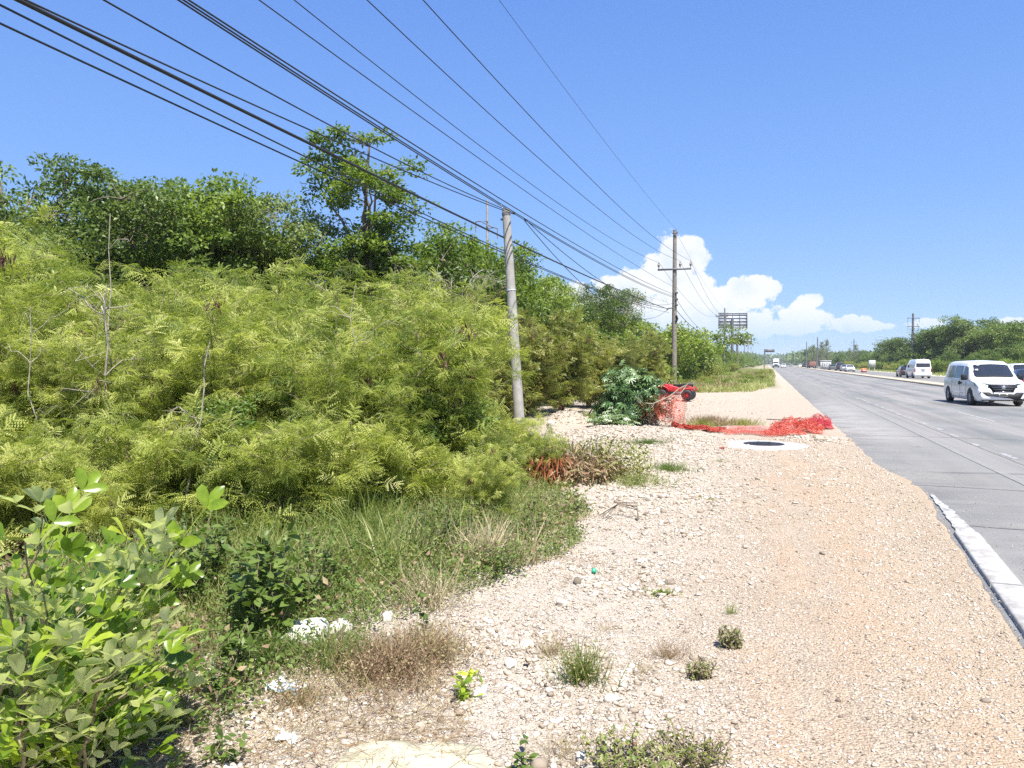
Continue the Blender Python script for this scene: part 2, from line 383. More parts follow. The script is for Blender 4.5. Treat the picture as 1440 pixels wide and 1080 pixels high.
strip('road_seam', lambda y: 4.30+.05*(fbm(y*1.5, y*0, 3, 3)-.5), lambda y: 4.34+.05*(fbm(y*1.5, y*0, 3, 3)-.5), sp((2, 60, .25), (60, 300, 10)), .0041, M_dark)
for k in range(24):
    y0 = 15.5+k*11.4; strip('lane_dash', 6.62, 6.76, np.linspace(y0, y0+5, 4), .0045, M_line)
strip('median_edge_line', 12.15, 12.27, sp((2, 60, 4), (60, 900, 40)), .0045, M_faint)
for (ya, tilt, w) in ((9.6, .10, .03), (12.6, .13, .035), (21, .1, .04)):
    b = MB(); xx = np.linspace(2.05, 12.2, 60); yy = ya-tilt*(xx-2)+.10*(fbm(xx*1.2, xx*0+ya, 3, 2)-.5)
    hw = w*(.5+.6*fbm(xx*3, xx*0, 2, 7)); V = np.concatenate([np.stack([xx, yy-hw/2, xx*0+.0049], 1), np.stack([xx, yy+hw/2, xx*0+.0049], 1)])
    b.add(V, [(i, i+1, 61+i, 60+i) for i in range(59)], .5); tag(b.obj('road_crack', M_dark), kind='structure')
# near kerb blocks (white, flush-ish) and yellow median kerbs
for (y0, y1, x0, x1, za) in ((-6.0, -1.1, 1.32, 1.66, .035), (-1.05, 1.9, 1.36, 1.70, .04), (1.95, 4.1, 1.40, 1.74, .04), (4.16, 6.98, 1.50, 1.80, .03), (7.02, 9.08, 1.60, 1.86, .03)):
    b = MB(); n = 40; t = np.linspace(0, 1, n); yy = y0+(y1-y0)*t; A = x0+(x1-x0)*0*t
    xl = np.interp(yy, [-6, 3.05, 9.05], [1.3, 1.41, 1.89])+.004*(fbm(yy*6, yy*0, 3, 3)-.5); xr = xl+.235+.006*(fbm(yy*8, yy*0+5, 3, 3)-.5)
    P = np.concatenate([np.stack([xl, yy, yy*0-.12], 1), np.stack([xl, yy, yy*0+za-.012], 1), np.stack([xl+.015, yy, yy*0+za], 1), np.stack([xr-.02, yy, yy*0+za-.003], 1), np.stack([xr, yy, yy*0+za-.015], 1), np.stack([xr, yy, yy*0-.12], 1)])
    f = [(r*n+i, r*n+i+1, (r+1)*n+i+1, (r+1)*n+i) for r in range(5) for i in range(n-1)]
    b.add(P, f, .5); b.add(P[[0, n, 2*n, 3*n, 4*n, 5*n]], [(0, 1, 2, 3, 4, 5)], .5); b.add(P[[n-1, 2*n-1, 3*n-1, 4*n-1, 5*n-1, 6*n-1]], [(5, 4, 3, 2, 1, 0)], .5)
    o = b.obj('kerb_block', M_kerb); tag(o, kind='structure')
# old kerb remnant / spilled whitewash ahead of the kerb
b = MB(); yy = np.linspace(9.12, 11.7, 60); l = np.interp(yy, [9.1, 11.6], [1.93, 2.13])+.03*(fbm(yy*9, yy*0, 2, 31)-.5); w = (.16*sst(12.4, 9.0, yy)+.02)+.05*(fbm(yy*8, yy*0, 3, 12)-.5)
V = np.concatenate([np.stack([l, yy, yy*0+.006], 1), np.stack([l+w, yy, yy*0+.006], 1)]); b.add(V, [(i, i+60, i+61, i+1) for i in range(59)], .5)
tag(b.obj('worn_edge_paint', linemat('chipped_whitewash', (.42, .41, .385), .44, .54, (.24, .235, .22))), kind='structure')
M_dirt = plain('median_dirt', (.50, .42, .32), .95, var=.25, scale=2)
for x0, x1 in ((12.7, 12.88), (14.12, 14.3)):
    b = MB(); yy = sp((-30, 30, 3), (30, 220, 3.2), (220, 2500, 60)); h = .15
    P = np.concatenate([np.stack([yy*0+x0, yy, yy*0-.1], 1), np.stack([yy*0+x0+.02, yy, yy*0+h], 1), np.stack([yy*0+x1-.02, yy, yy*0+h], 1), np.stack([yy*0+x1, yy, yy*0-.1], 1)]); n = len(yy)
    b.add(P, [(r*n+i, r*n+i+1, (r+1)*n+i+1, (r+1)*n+i) for r in range(3) for i in range(n-1)], .5)
    tag(b.obj('median_kerb', M_yel), kind='structure')
strip('median_dirt', 12.86, 14.14, sp((-30, 300, 5), (300, 2500, 100)), .12, M_dirt, nxs=4)
M_verge = plain('dusty_verge', (.48, .44, .37), .95, var=.2, scale=.6)
strip('far_verge', 22.3, 26, sp((-30, 400, 5), (400, 2500, 100)), -.002+.02, M_verge)

# ------------------------------------------------------------------ gravel (one uncountable mass)
ico = np.array([(0, .526, .85), (0, -.526, .85), (0, .526, -.85), (0, -.526, -.85), (.526, .85, 0), (-.526, .85, 0), (.526, -.85, 0), (-.526, -.85, 0), (.85, 0, .526), (-.85, 0, .526), (.85, 0, -.526), (-.85, 0, -.526)])
icof = np.array([(0, 1, 8), (0, 9, 1), (0, 8, 4), (0, 4, 5), (0, 5, 9), (1, 7, 6), (1, 6, 8), (1, 9, 7), (8, 6, 10), (8, 10, 4), (4, 10, 2), (4, 2, 5), (5, 2, 11), (5, 11, 9), (9, 11, 7), (7, 11, 3), (7, 3, 6), (6, 3, 10), (10, 3, 2), (2, 3, 11)])
M_stone, nt, N, L, bs, out = newmat('limestone')
c = ramp(nt, attr(nt, 'rnd'), [(0, (.14, .11, .085)), (.2, (.31, .25, .185)), (.5, (.46, .39, .305)), (.8, (.56, .50, .42)), (1, (.66, .63, .57))])
c = mix(nt, maprange(nt, noise(nt, 60, 4, geom(nt)), .45, .7, 0, .35), c, (.42, .36, .29)); L.new(c, bs.inputs['Base Color'])
bs.inputs['Roughness'].default_value = .9; bs.inputs['Specular IOR Level'].default_value = .2; bump(nt, noise(nt, 180, 4, geom(nt)), .5, .004, bs)
def scatter(n, xa, xb, ya, yb, smin, smax, dens):
    x = rng.uniform(xa, xb, n); y = rng.uniform(ya, yb, n); k = rng.random(n) < dens(x, y); x = x[k]; y = y[k]
    s = smin*(smax/smin)**(rng.random(len(x))**2.2); return x, y, s
def stones(b, x, y, s, flat=.6, z=None):
    k = len(x); M = frames(rdir(k), rdir(k)); S = np.stack([s*rng.uniform(.7, 1.3, k), s*rng.uniform(.7, 1.3, k), s*rng.uniform(.45, .9, k)], 1)
    tv = ico[None]*(1+rng.uniform(-.42, .38, (k, 12, 1)))*S[:, None]; tv = np.clip(tv, -S[:, None]*rng.uniform(.45, .9, (k, 1, 3)), S[:, None]*rng.uniform(.45, .9, (k, 1, 3)))
    v = np.einsum('kij,kvj->kvi', M, tv); v[..., 2] *= flat
    v = v+np.stack([x, y, (gz(x, y) if z is None else z)+s*.18], 1)[:, None]
    f = icof[None]+(np.arange(k)*12)[:, None, None]
    b.add(v.reshape(-1, 3), f.reshape(-1, 3), np.repeat(np.clip(rng.beta(1.3, 1.1, k), 0, 1), 12))
def dgr(x, y):
    d = .50+.50*sst(.9, .35, fbm(x*.8, y*.8, 3, 51)+.55*sst(-1.6, .6, x)-.25*sst(6, 3, y))
    tr = np.exp(-((x-.35)/.35)**2)*.3
    return np.clip(d-tr, .05, 1)*(x < edgeX(y)-.03)*(x > vegX(y)-.6)
b = MB()
stones(b, *scatter(150000, -3.4, 1.95, 2.3, 9, .004, .017, dgr))
stones(b, *scatter(40000, -3.4, 1.95, 2.3, 9, .009, .036, lambda x, y: dgr(x, y)*(.06+.9*sst(.4, -1.4, x))*sst(.40, .62, fbm(x*1.7+y*.6, y*1.7, 4, 77))))
stones(b, *scatter(2600, -3.2, .2, 2.5, 11, .025, .06, lambda x, y: sst(.50, .66, fbm(x*1.3, y*1.3, 3, 78))*sst(.2, -1.0, x)*(x > vegX(y)-.4)))
stones(b, *scatter(60000, -4.0, 1.95, 9, 19, .007, .026, dgr))
stones(b, *scatter(16000, -4.5, 1.3, 9, 19, .015, .06, lambda x, y: dgr(x, y)*(.10+.6*sst(0, -2, x))))
stones(b, *scatter(12000, -7.5, 1.9, 19, 40, .012, .05, lambda x, y: .5*(x > vegX(y))*sst(1.5, -3, x+.3*(y-19)*.2)))
n_ = 2200; yy = 3+rng.random(n_)**1.5*24; xx = edgeX(yy)+rng.random(n_)**2.5*.9; stones(b, xx, yy, rng.uniform(.003, .010, n_), z=.0)
for a, c_, r, h in PILES[:4]:
    n = 900; th = rng.uniform(0, 6.28, n); rr = r*np.sqrt(rng.random(n))*1.1; stones(b, a+rr*np.cos(th), c_+rr*np.sin(th), .012*(5**rng.random(n)**2))
tag(b.obj('gravel', M_stone), kind='stuff', label='loose pale limestone gravel scattered over the roadside shoulder', cat='gravel')

# named rocks, one by one
def rock(px, py, w, h, label, d=None, col=None, group=None, seed=1):
    r = np.random.default_rng(seed*13+5); bm = MB(); P = gnd(px, py)
    nu, nv = 26, 14; u = np.linspace(0, 2*math.pi, nu, endpoint=False); v = np.linspace(-math.pi/2, math.pi/2, nv)
    U, Vv = np.meshgrid(u, v); D = np.stack([np.cos(Vv)*np.cos(U), np.cos(Vv)*np.sin(U), np.sin(Vv)], 2)
    f = 1+.7*(fbm(D[..., 0]*1.5+seed*3.1, D[..., 1]*1.5+D[..., 2]*1.7, 4, seed)-.5)*2*.8
    f = f*(1-.0*D[..., 2]); D = D*f[..., None]; D = np.sign(D)*np.abs(D)**.8
    Q = D*np.array([w/2, (d or w*.7)/2, h/2]); Q = Q.reshape(-1, 3)
    Q[:, 2] = np.maximum(Q[:, 2], -h*.35)
    rz = r.uniform(0, 3); Q = Q@np.array([[math.cos(rz), math.sin(rz), 0], [-math.sin(rz), math.cos(rz), 0], [0, 0, 1]])
    i, j = np.meshgrid(np.arange(nu), np.arange(nv-1)); a = (j*nu+i).ravel(); bb = (j*nu+(i+1) % nu).ravel()
    bm.add(Q, np.stack([a, bb, bb+nu, a+nu], 1), col if col is not None else .8)
    o = bm.obj('rock', M_stone); o.location = (P[0], P[1], float(gz(P[0], P[1]))+h*.22); return tag(o, label, 'rock', group)
GR = 'larger loose rocks on the roadside shoulder'
rock(430, 905, .30, .22, 'large white limestone boulder against the left grass edge', seed=3, group=GR, col=.95)
rock(478, 893, .20, .13, 'angular white rock touching the big boulder on its right side', seed=4, group=GR, col=.9)
rock(675, 980, .105, .07, 'rounded cream rock right of the brown weed patch', seed=5, group=GR, col=1)
rock(861, 985, .09, .06, 'small pale rock right of the dark wiry tuft', seed=6, group=GR, col=.85)
rock(898, 832, .11, .045, 'flat grey slab of rock alone in the middle of the gravel', seed=7, group=GR, col=.1)
rock(545, 868, .10, .07, 'white rock half hidden at the foot of the seeding grass', seed=8, group=GR, col=.9)
rock(696, 1040, .045, .03, 'small smooth bluish grey stone above the concrete patch', seed=9, group=GR, col=.7)
rock(590, 1023, .075, .05, 'pinkish angular rock at the upper edge of the concrete patch', seed=10, group=GR, col=.4)
rock(683, 868, .05, .035, 'small white rock at the tip of the seeding grass', seed=11, group=GR, col=.95)
rock(1219, 880, .035, .022, 'lone small white stone on the packed wheel track', seed=12, group=GR, col=1)
rock(790, 848, .09, .06, 'pale rock beside the grass edge near the green bottle cap', seed=13, group=GR, col=.7)
rock(840, 828, .08, .05, 'tan rock just left of the flat grey slab', seed=14, group=GR, col=.6)
rock(740, 905, .12, .06, 'low crumbling limestone rock amid the rubble left of centre', seed=15, group=GR, col=.8)
rock(720, 935, .11, .06, 'low white rock above the rounded cream rock', seed=16, group=GR, col=.9)
rock(775, 600, .30, .22, 'white rock on the gravel pile behind the bushes', seed=17, group=GR, col=.95)
rock(1152, 622, .20, .12, 'tan rock at the right end of the orange netting heap', seed=18, group=GR, col=.5)
# concrete patch at the very bottom
b = MB(); P0 = gnd(585, 1075); n = 48; th = np.linspace(0, 2*math.pi, n, endpoint=False); rr = 1+.35*(fbm(np.cos(th)*1.7+3, np.sin(th)*1.7, 3, 5)-.5)*2
ax = rt*.34; ay = fw*.16
prev = None
for k, (s_, z) in enumerate(((1.03, -.03), (1.0, .018), (.93, .03), (.6, .034), (.3, .036), (.02, .034))):
    ring = P0+np.outer(rr*np.cos(th)*s_, ax)+np.outer(rr*np.sin(th)*s_, ay); ring[:, 2] = z+.010*(fbm(ring[:, 0]*9, ring[:, 1]*9, 3, 6)-.5)*(k > 0)
    b.V.append(ring.astype(np.float32)); b.A.append(np.full(n, .5, np.float32))
b.F = []; b.M = []
for k in range(5):
    b.F.append(np.array([(k*n+i, k*n+(i+1) % n, (k+1)*n+(i+1) % n, (k+1)*n+i) for i in range(n)])); b.M.append(0)
o = b.obj('concrete_spill', plain('yellowish_concrete', (.46, .43, .31), .9, var=.22, scale=9, bmp=.9), smooth=True); tag(o, 'hardened yellowish white concrete spill at the bottom of the view', 'concrete')

# ------------------------------------------------------------------ leaf templates (leaf runs along +Y, faces +Z)
def T(v, f): return np.array(v, float), np.array(f)
LEAF_LO = T([(0, 0, 0), (-.27, .45, .06), (0, 1, -.08), (.27, .45, .06)], [(0, 3, 2), (0, 2, 1)])
LEAF = T([(0, 0, 0), (-.22, .25, .05), (.22, .25, .05), (0, .3, -.01), (-.27, .6, .05), (.27, .6, .05), (0, .65, -.02), (0, 1, -.1)],
         [(0, 3, 1), (0, 2, 3), (1, 3, 6), (1, 6, 4), (3, 2, 5), (3, 5, 6), (4, 6, 7), (6, 5, 7)])
OVAL = T([(0, 0, 0), (-.13, .14, .04), (.13, .14, .04), (0, .15, 0), (-.245, .45, .075), (.245, .45, .075), (0, .5, -.01), (-.21, .78, .05), (.21, .78, .05), (0, .8, -.05), (0, 1, -.12)],
         [(0, 3, 1), (0, 2, 3), (1, 3, 6), (1, 6, 4), (3, 2, 5), (3, 5, 6), (4, 6, 9), (4, 9, 7), (6, 5, 8), (6, 8, 9), (7, 9, 10), (9, 8, 10)])
NARROW = T([(0, 0, 0), (-.07, .5, .01), (0, 1, -.12), (.07, .5, .01)], [(0, 3, 2), (0, 2, 1)])
def bipin(npr, lod, seed=0):
    V = []; Fc = []; r = np.random.default_rng(900+seed)
    for t in np.linspace(.18, 1, npr):
        for sd in (-1, 1):
            a = R(72-38*t+r.normal()*13); d = np.array([sd*math.sin(a), math.cos(a), -.22+r.normal()*.24]); d /= np.linalg.norm(d)
            nrm = np.array([-d[1]*1., d[0]*1., 0]); nrm /= np.linalg.norm(nrm); p0 = np.array([0, t*.8, -.16*t*t]); Ln = .50*(.75+.5*math.sin(math.pi*t*.85))*r.uniform(.65, 1.15)
            if lod == 0:
                for k in range(6):
                    u = .12+.88*k/5; pc = p0+d*Ln*u+np.array([0, 0, -.16*u*u]); w = .088*(1-.45*abs(u-.5)*2)
                    for s_ in (-1, 1):
                        i = len(V); V += [pc-d*.034, pc+d*.034, pc+nrm*s_*w+d*.035-np.array([0, 0, .03*(s_ > 0)+.01])]; Fc.append((i, i+1, i+2) if s_ > 0 else (i+1, i, i+2))
            else:
                m_ = p0+d*Ln*.5+np.array([0, 0, -.02]); e_ = p0+d*Ln+np.array([0, 0, -.10]); w = .052
                i = len(V); V += [p0, m_-nrm*w, m_+nrm*w, e_]; Fc += [(i, i+1, i+2), (i+1, i+3, i+2)]
    i = len(V); V += [(0, 0, 0), (.009, .45, -.03), (-.009, .45, -.03), (0, .8, -.16)]; Fc += [(i, i+1, i+2), (i+1, i+3, i+2)]
    return T(V, Fc)
BIP0 = [bipin(5, 0, k) for k in range(4)]; BIP1 = [bipin(5, 1, k) for k in range(4)]
def palmate(n=9):
    V = []; Fc = []
    for k in range(n):
        a = R(-150+300*k/(n-1)); ln = .62-.16*abs(k-(n-1)/2)/(n/2); c, s_ = math.cos(a), math.sin(a)
        for p_ in ((0, 0, 0), (-.075, ln*.55, .03), (0, ln, -.10), (.075, ln*.55, .03)): V.append((p_[0]*c+p_[1]*s_, .45+p_[1]*c-p_[0]*s_, p_[2]))
        i = len(V)-4; Fc += [(i, i+3, i+2), (i, i+2, i+1)]
    return T(V, Fc)
PALM = palmate()
def pinnate(n=4):
    V = []; Fc = []; tv, tf = OVAL
    for k in range(n):
        t = .25+.62*k/(n-1) if n > 1 else .5
        for sd in (-1, 1):
            a = sd*R(58-12*t); c, s_ = math.cos(a), math.sin(a); L_ = .36; i = len(V)
            for p_ in tv: x, y, z = p_*L_; V.append((x*c+y*s_, t+y*c-x*s_, z+.30*y+.10*x*sd))
            Fc += [tuple(q_+i for q_ in f_) for f_ in tf]
    i = len(V); V += [tuple(p_*.36+np.array([0, .92, 0])) for p_ in tv]; Fc += [tuple(q_+i for q_ in f_) for f_ in tf]
    i = len(V); V += [(-.008, 0, 0), (.008, 0, 0), (.005, .95, 0), (-.005, .95, 0)]; Fc += [(i, i+1, i+2), (i, i+2, i+3)]
    return T(V, Fc)
PINN = pinnate(2)

def line3(p0, p1, sag=0, jit=0, n=5, r=None):
    t = np.linspace(0, 1, n)[:, None]; q = p0*(1-t)+p1*t; q[:, 2] += sag*4*(t*(1-t))[:, 0]
    if jit: q[1:-1] += (r or rng).normal(size=(n-2, 3))*jit
    return q

# ------------------------------------------------------------------ feathery shrubs
def feather_bush(seed, h, w, nst, leafn, lod=0, L=.19, pods=0, stemr=.016, low=.12):
    r = np.random.default_rng(seed); st = MB(); fo = MB(); pd = MB()
    P = []; D = []; PP = []
    for k in range(nst):
        an = k*2.4+r.uniform(-.4, .4); out = w*.5*r.uniform(.25, .95); hh = h*r.uniform(.72, 1.0)*(1-.25*(out/(w*.5))**2)
        tip = np.array([out*math.cos(an), out*math.sin(an), hh]); b0 = np.array([r.uniform(-.12, .12), r.uniform(-.12, .12), -.08])
        q = line3(b0, tip, 0, 0, 9); tt = np.linspace(0, 1, 9); q[:, :2] *= (tt**1.5)[:, None]*.9+.1*tt[:, None]+.0; q[:, :2] += b0[:2]*(1-tt[:, None]); q[1:-1] += r.normal(size=(7, 3))*.03*h/3
        st.tube(q, np.linspace(stemr*r.uniform(.7, 1.2), .003, 9), 5)
        nb = int(9*h/3)+2
        for j in range(nb):
            t = low+(1-low)*(j+.5)/nb; i0 = t*8; i1 = min(int(i0), 7); bp = q[i1]+(q[i1+1]-q[i1])*(i0-i1)
            a2 = an+r.normal()*1.25; ln = w*.30*(1.15-.75*t)*r.uniform(.7, 1.3)+.12; el = r.uniform(.15, .8)
            e = bp+ln*np.array([math.cos(a2)*math.cos(el), math.sin(a2)*math.cos(el), math.sin(el)])
            bq = line3(bp, e, .06*ln, .02, 5, r); st.tube(bq, np.linspace(.006, .0018, 5), 3, cap=False)
            nl = max(3, int(leafn*ln/(w*.25)))
            u = r.uniform(.1, 1.05, nl)[:, None]*4; i_ = np.clip(u.astype(int), 0, 3)[:, 0]; pp = bq[i_]+(bq[i_+1]-bq[i_])*(u-i_[:, None])
            dd = norm(e-bp)[None]*.35+rdir(nl, r)*np.array([1, 1, .45])+np.array([0, 0, .12])
            P.append(pp); D.append(dd)
            if pods and r.random() < pods: PP.append(bp+(e-bp)*r.uniform(.3, .9))
        nl = leafn; u = r.uniform(.45, 1, nl)*8; i_ = np.clip(u.astype(int), 0, 7); P.append(q[i_]+(q[i_+1]-q[i_])*(u-i_)[:, None]); D.append(rdir(nl, r)*np.array([1, 1, .5])+np.array([0, 0, .3]))
    P = np.concatenate(P); D = np.concatenate(D); k = len(P)
    Mx = frames(D, np.array([0, 0, 1.])+rdir(k, r)*.55, r.normal(size=k)*.6); S_ = L*r.uniform(.55, 1.25, k); A_ = np.clip(r.random(k)*.75+.35*r.random(k)**3, 0, 1)
    for q_, (tv, tf) in enumerate(BIP0 if lod == 0 else BIP1): fo.inst(tv, tf, P[q_::4], Mx[q_::4], S_[q_::4], A_[q_::4])
    for c_ in PP:
        n = r.integers(10, 24); c2 = c_+r.normal(size=(n, 3))*.05; dd = rdir(n, r)*.35+np.array([0, 0, -1.])
        pd.inst(*NARROW, c2, frames(dd, rdir(n, r)), .17*r.uniform(.7, 1.1, n), r.random(n))
    return st, fo, pd
def mk(name, parts, label, cat, group, hide=False):
    root = empty(name, (0, 0, -50), 0, label, cat, group)
    for nm, mb, mat in parts:
        if mb.n: mb.obj(nm, mat, root)
    return root
def place(proto, x, y, s=1.0, rz=None, label=None, group=None, z=None, sz=None):
    o = copy_tree(proto) if proto.name in USED else proto
    USED.add(proto.name)
    o.location = (x, y, float(gz(x, y)) if z is None else z); o.rotation_euler = (0, 0, random.uniform(0, 6.28) if rz is None else rz)
    o.scale = (s, s, s if sz is None else sz)
    if label: o['label'] = label
    if group: o['group'] = group
    return o
ALLP = []; USED = set()
def proto(name, parts, cat):
    o = mk(name, parts, 'x', cat, None); ALLP.append(o); return o
fb = []
for k, (h, w, ns, pods) in enumerate(((3.0, 2.5, 13, .10), (3.15, 2.7, 14, .02), (2.8, 2.4, 12, .07), (3.1, 2.4, 12, .0))):
    st, fo, pd = feather_bush(100+k, h, w, ns, 11, 0, .225, pods)
    fb.append(proto('feathery_shrub', (('stems', st, M_stem), ('foliage', fo, M_feather), ('seed_pods', pd, M_pod)), 'shrub'))
fl = []
for k, (h, w, ns, pods) in enumerate(((1.5, 1.7, 9, 0), (1.2, 1.5, 9, 0))):
    st, fo, pd = feather_bush(120+k, h, w, ns, 11, 0, .19, pods, .009, .08)
    fl.append(proto('low_feathery_shrub', (('stems', st, M_stem), ('foliage', fo, M_feather), ('seed_pods', pd, M_pod)), 'shrub'))
fo_ = []
for k, (h, w, ns, pods) in enumerate(((3.6, 3.4, 15, .50), (3.2, 3.2, 14, .10), (3.8, 3.4, 15, .28))):
    st, fo, pd = feather_bush(140+k, h, w, ns, 20, 1, .235, pods, .022, .05)
    fo_.append(proto('olive_feathery_shrub', (('stems', st, M_stem), ('foliage', fo, M_olive), ('seed_pods', pd, M_pod)), 'shrub'))

DARKS = []
# the dense thicket on the left
GT = 'feathery shrubs of the dense roadside thicket'
L0 = 'feathery yellow-green shrub in the front face of the thicket left of the leaning concrete pole'
L1 = 'feathery yellow-green shrub deeper inside the thicket with only its top showing'
rows = [(9.15, -6.6, 1.6, 1.15, L0, .72), (9.7, -7, 3.0, 1.35, L0, .98), (11.2, -8.5, 2.5, 1.4, L0, 1.10), (13.0, -10, 1.3, 1.6, L1, 1.19), (15, -12, .6, 1.8, L1, 1.28), (17.5, -14, -.5, 2.2, L1, 1.36), (20.3, -16.5, -1.6, 2.6, L1, 1.38)]
for D, xa, xb, stp, lab, s in rows:
    xc = xa
    while xc < xb:
        x_ = xc+random.uniform(-.35, .35); d_ = D+random.uniform(-.5, .5)
        P = CAM+rt*x_+fw*d_
        # thicket tapers towards the pole
        sh = s*random.uniform(.86, 1.07)
        px = 720+F*x_/d_
        if px > 590: sh *= max(.30, 1-.0055*(px-590))
        if px < 110: sh *= 1+.16*min(1, (110-px)/110)
        if P[0] < vegX(P[1])-.7 and px < 800: place(random.choice(fb), P[0], P[1], sh, None, lab, GT)
        xc += stp*random.uniform(.8, 1.2)
for (px, D, s, lab) in ((762, 11.6, .62, 'low feathery shrub whose arching sprays reach right of the pole foot'), (700, 10.6, .66, 'feathery shrub sweeping low over the grass in front of the concrete pole'),
                        (640, 9.7, .8, 'low feathery shrub spreading above the seeding grass'), (560, 9.0, .95, 'low feathery shrub behind the long arching grass tuft'),
                        (470, 8.6, 1.0, 'low feathery shrub just left of the long arching grass tuft'), (390, 8.2, 1.0, 'low feathery shrub above the broad-leaved weeds'),
                        (300, 8.4, 1.05, 'low feathery shrub behind the upper right sprays of the broad-leaved shrub'), (210, 8.3, 1.0, 'low feathery shrub directly above the broad-leaved shrub'),
                        (110, 8.5, 1.05, 'low feathery shrub behind the left part of the broad-leaved shrub'), (20, 8.2, 1.15, 'low feathery shrub at the left edge of the view'),
                        (45, 7.5, .9, 'low feathery shrub behind the top sprays of the broad-leaved shrub'), (-30, 7.3, 1.0, 'low feathery shrub cut by the left edge behind the broad-leaved shrub'), (120, 7.4, .75, 'low feathery shrub closest behind the middle of the broad-leaved shrub'), (730, 12.8, .72, 'low feathery shrub hiding the foot of the leaning concrete pole')):
    p = base(px, D); place(random.choice(fl), p[0], p[1], s, None, lab, 'low feathery shrubs along the thicket foot')
for (px, D, s, lab) in ((130, 9.3, .42, 'dark leafy sapling showing through the left of the thicket'), (250, 9.6, .5, 'dark leafy sapling showing through left of the middle of the thicket'), (430, 9.4, .4, 'dark leafy sapling above the long arching grass'), (560, 9.6, .5, 'dark leafy sapling low under the thicket right of the arching grass'), (330, 9.0, .45, 'small leafy sapling at the thicket foot above the heart-leaved weed'), (640, 10.2, .45, 'small leafy sapling at the thicket foot before the russet brush heap')):
    DARKS.append((px, D, s, lab))
# olive pod-laden shrubs right of the pole
for (px, D, s, lab, k) in ((742, 25.5, .98, 'tall olive feathery shrub loaded with brown pods just right of the leaning pole', 0), (700, 23.5, 1.05, 'tall olive feathery shrub with brown pods behind the leaning pole', 0), (655, 21, 1.05, 'olive feathery shrub heavy with dark pods left of the leaning pole', 2), (600, 21.5, 1.08, 'olive feathery shrub topping the thicket below the tall tree', 2),
                        (790, 28, 1.02, 'olive feathery shrub on forked bare stems beside the gravel pile', 2), (828, 31, .98, 'olive feathery shrub rising behind the pale lobed-leaf shrub', 1),
                        (770, 33, 1.1, 'olive feathery shrub behind the pod-laden one', 0), (868, 38, 1.0, 'olive feathery shrub behind the left side of the pale lobed-leaf shrub', 1), (905, 43, 1.0, 'olive feathery shrub behind the right side of the pale lobed-leaf shrub', 2)):
    p = base(px, D); place(fo_[k], p[0], p[1], s, None, lab, 'olive feathery shrubs right of the concrete pole')

# ------------------------------------------------------------------ broad-leaved trees
def tree(seed, blobs, n1, nc, leaves, rc, L, trunkr, leaft=LEAF_LO, H0=0, droop=0, nt_=7):
    """blobs: (x,y,z,rx,ry,rz) envelopes; clumps sit towards their shells"""
    r = np.random.default_rng(seed); tr = MB(); cr = MB(); B = np.array(blobs, float)
    vol = B[:, 3]*B[:, 4]*B[:, 5]; pick = r.choice(len(B), nc, p=vol/vol.sum()); d = rdir(nc, r)
    cl = B[pick, :3]+d*B[pick, 3:]*(r.random(nc)**.45)[:, None]
    pick1 = r.choice(len(B), n1, p=vol/vol.sum()) if n1 > len(B) else np.arange(n1) % len(B)
    limb = B[pick1, :3]+rdir(n1, r)*B[pick1, 3:]*.45; top = B[:, 2].max(); cx = B[:, :2].mean(0)
    tk = np.array([(0, 0, -.2), (0, 0, top*.15), (cx[0]*.3, cx[1]*.3, top*.4), (cx[0]*.7, cx[1]*.7, top*.7), (cx[0], cx[1], top)]); tk[1:] += r.normal(size=(4, 3))*.02*top
    ti = np.linspace(0, 4, 13); tq = np.stack([np.interp(ti, range(5), tk[:, i]) for i in range(3)], 1)
    tr.tube(tq, np.linspace(trunkr, trunkr*.22, 13), nt_)
    ends = []
    for p_ in limb:
        k = int(np.clip(np.argmin(np.abs(tq[:, 2]-max(p_[2]*.62, tq[2, 2]))), 2, 11)); q = line3(tq[k], p_, .04*top, .03*top*.4, 6, r)
        tr.tube(q, np.linspace(trunkr*.45, trunkr*.14, 6), 5); ends.append(q[3:])
    E = np.concatenate(ends+[tq[6:]])
    for p_ in cl[::1]:
        k = np.argmin(((E-p_)**2).sum(1)); tr.tube(line3(E[k], p_, .02*top, .02, 4, r), np.linspace(trunkr*.12, trunkr*.03+.003, 4), 3, cap=False)
    per = np.maximum(3, (leaves/nc*r.uniform(.4, 1.6, nc)).astype(int)); ci = np.repeat(np.arange(nc), per); k = len(ci); rcs = rc*r.uniform(.6, 1.35, nc)
    off = rdir(k, r)*(r.random(k)**.5)[:, None]*rcs[ci][:, None]*np.array([1.15, 1.15, .62])
    P = cl[ci]+off; D_ = off/rcs[ci][:, None]+rdir(k, r)*.8+np.array([0, 0, -droop])
    tv, tf = leaft; tone = r.random(nc)
    cr.inst(tv, tf, P, frames(D_, np.array([0, 0, 1.])+rdir(k, r)*.6, r.normal(size=k)*.5), L*r.uniform(.65, 1.25, k), np.clip(tone[ci]*.5+r.random(k)*.5, 0, 1))
    return tr, cr
CROWN = {}
def rblobs(seed, n, R_, z0, z1, rr, fl=.7):
    r = np.random.default_rng(seed); out = []
    for k in range(n):
        a = r.uniform(0, 6.28); q = R_*math.sqrt(r.random()); s_ = rr*r.uniform(.7, 1.25); out.append((q*math.cos(a), q*math.sin(a), r.uniform(z0, z1), s_, s_, s_*fl))
    return out
def tproto(name, seed, blobs, n1, nc, leaves, rc, L, trr, mat, bark=None, cat='tree', **k):
    tr, cr = tree(seed, blobs, n1, nc, leaves, rc, L, trr, **k); o = proto(name, (('trunk', tr, bark or M_bark), ('crown', cr, mat)), cat); CROWN[o.name] = float(np.quantile(np.concatenate(cr.V)[:, 2], .999)); return o
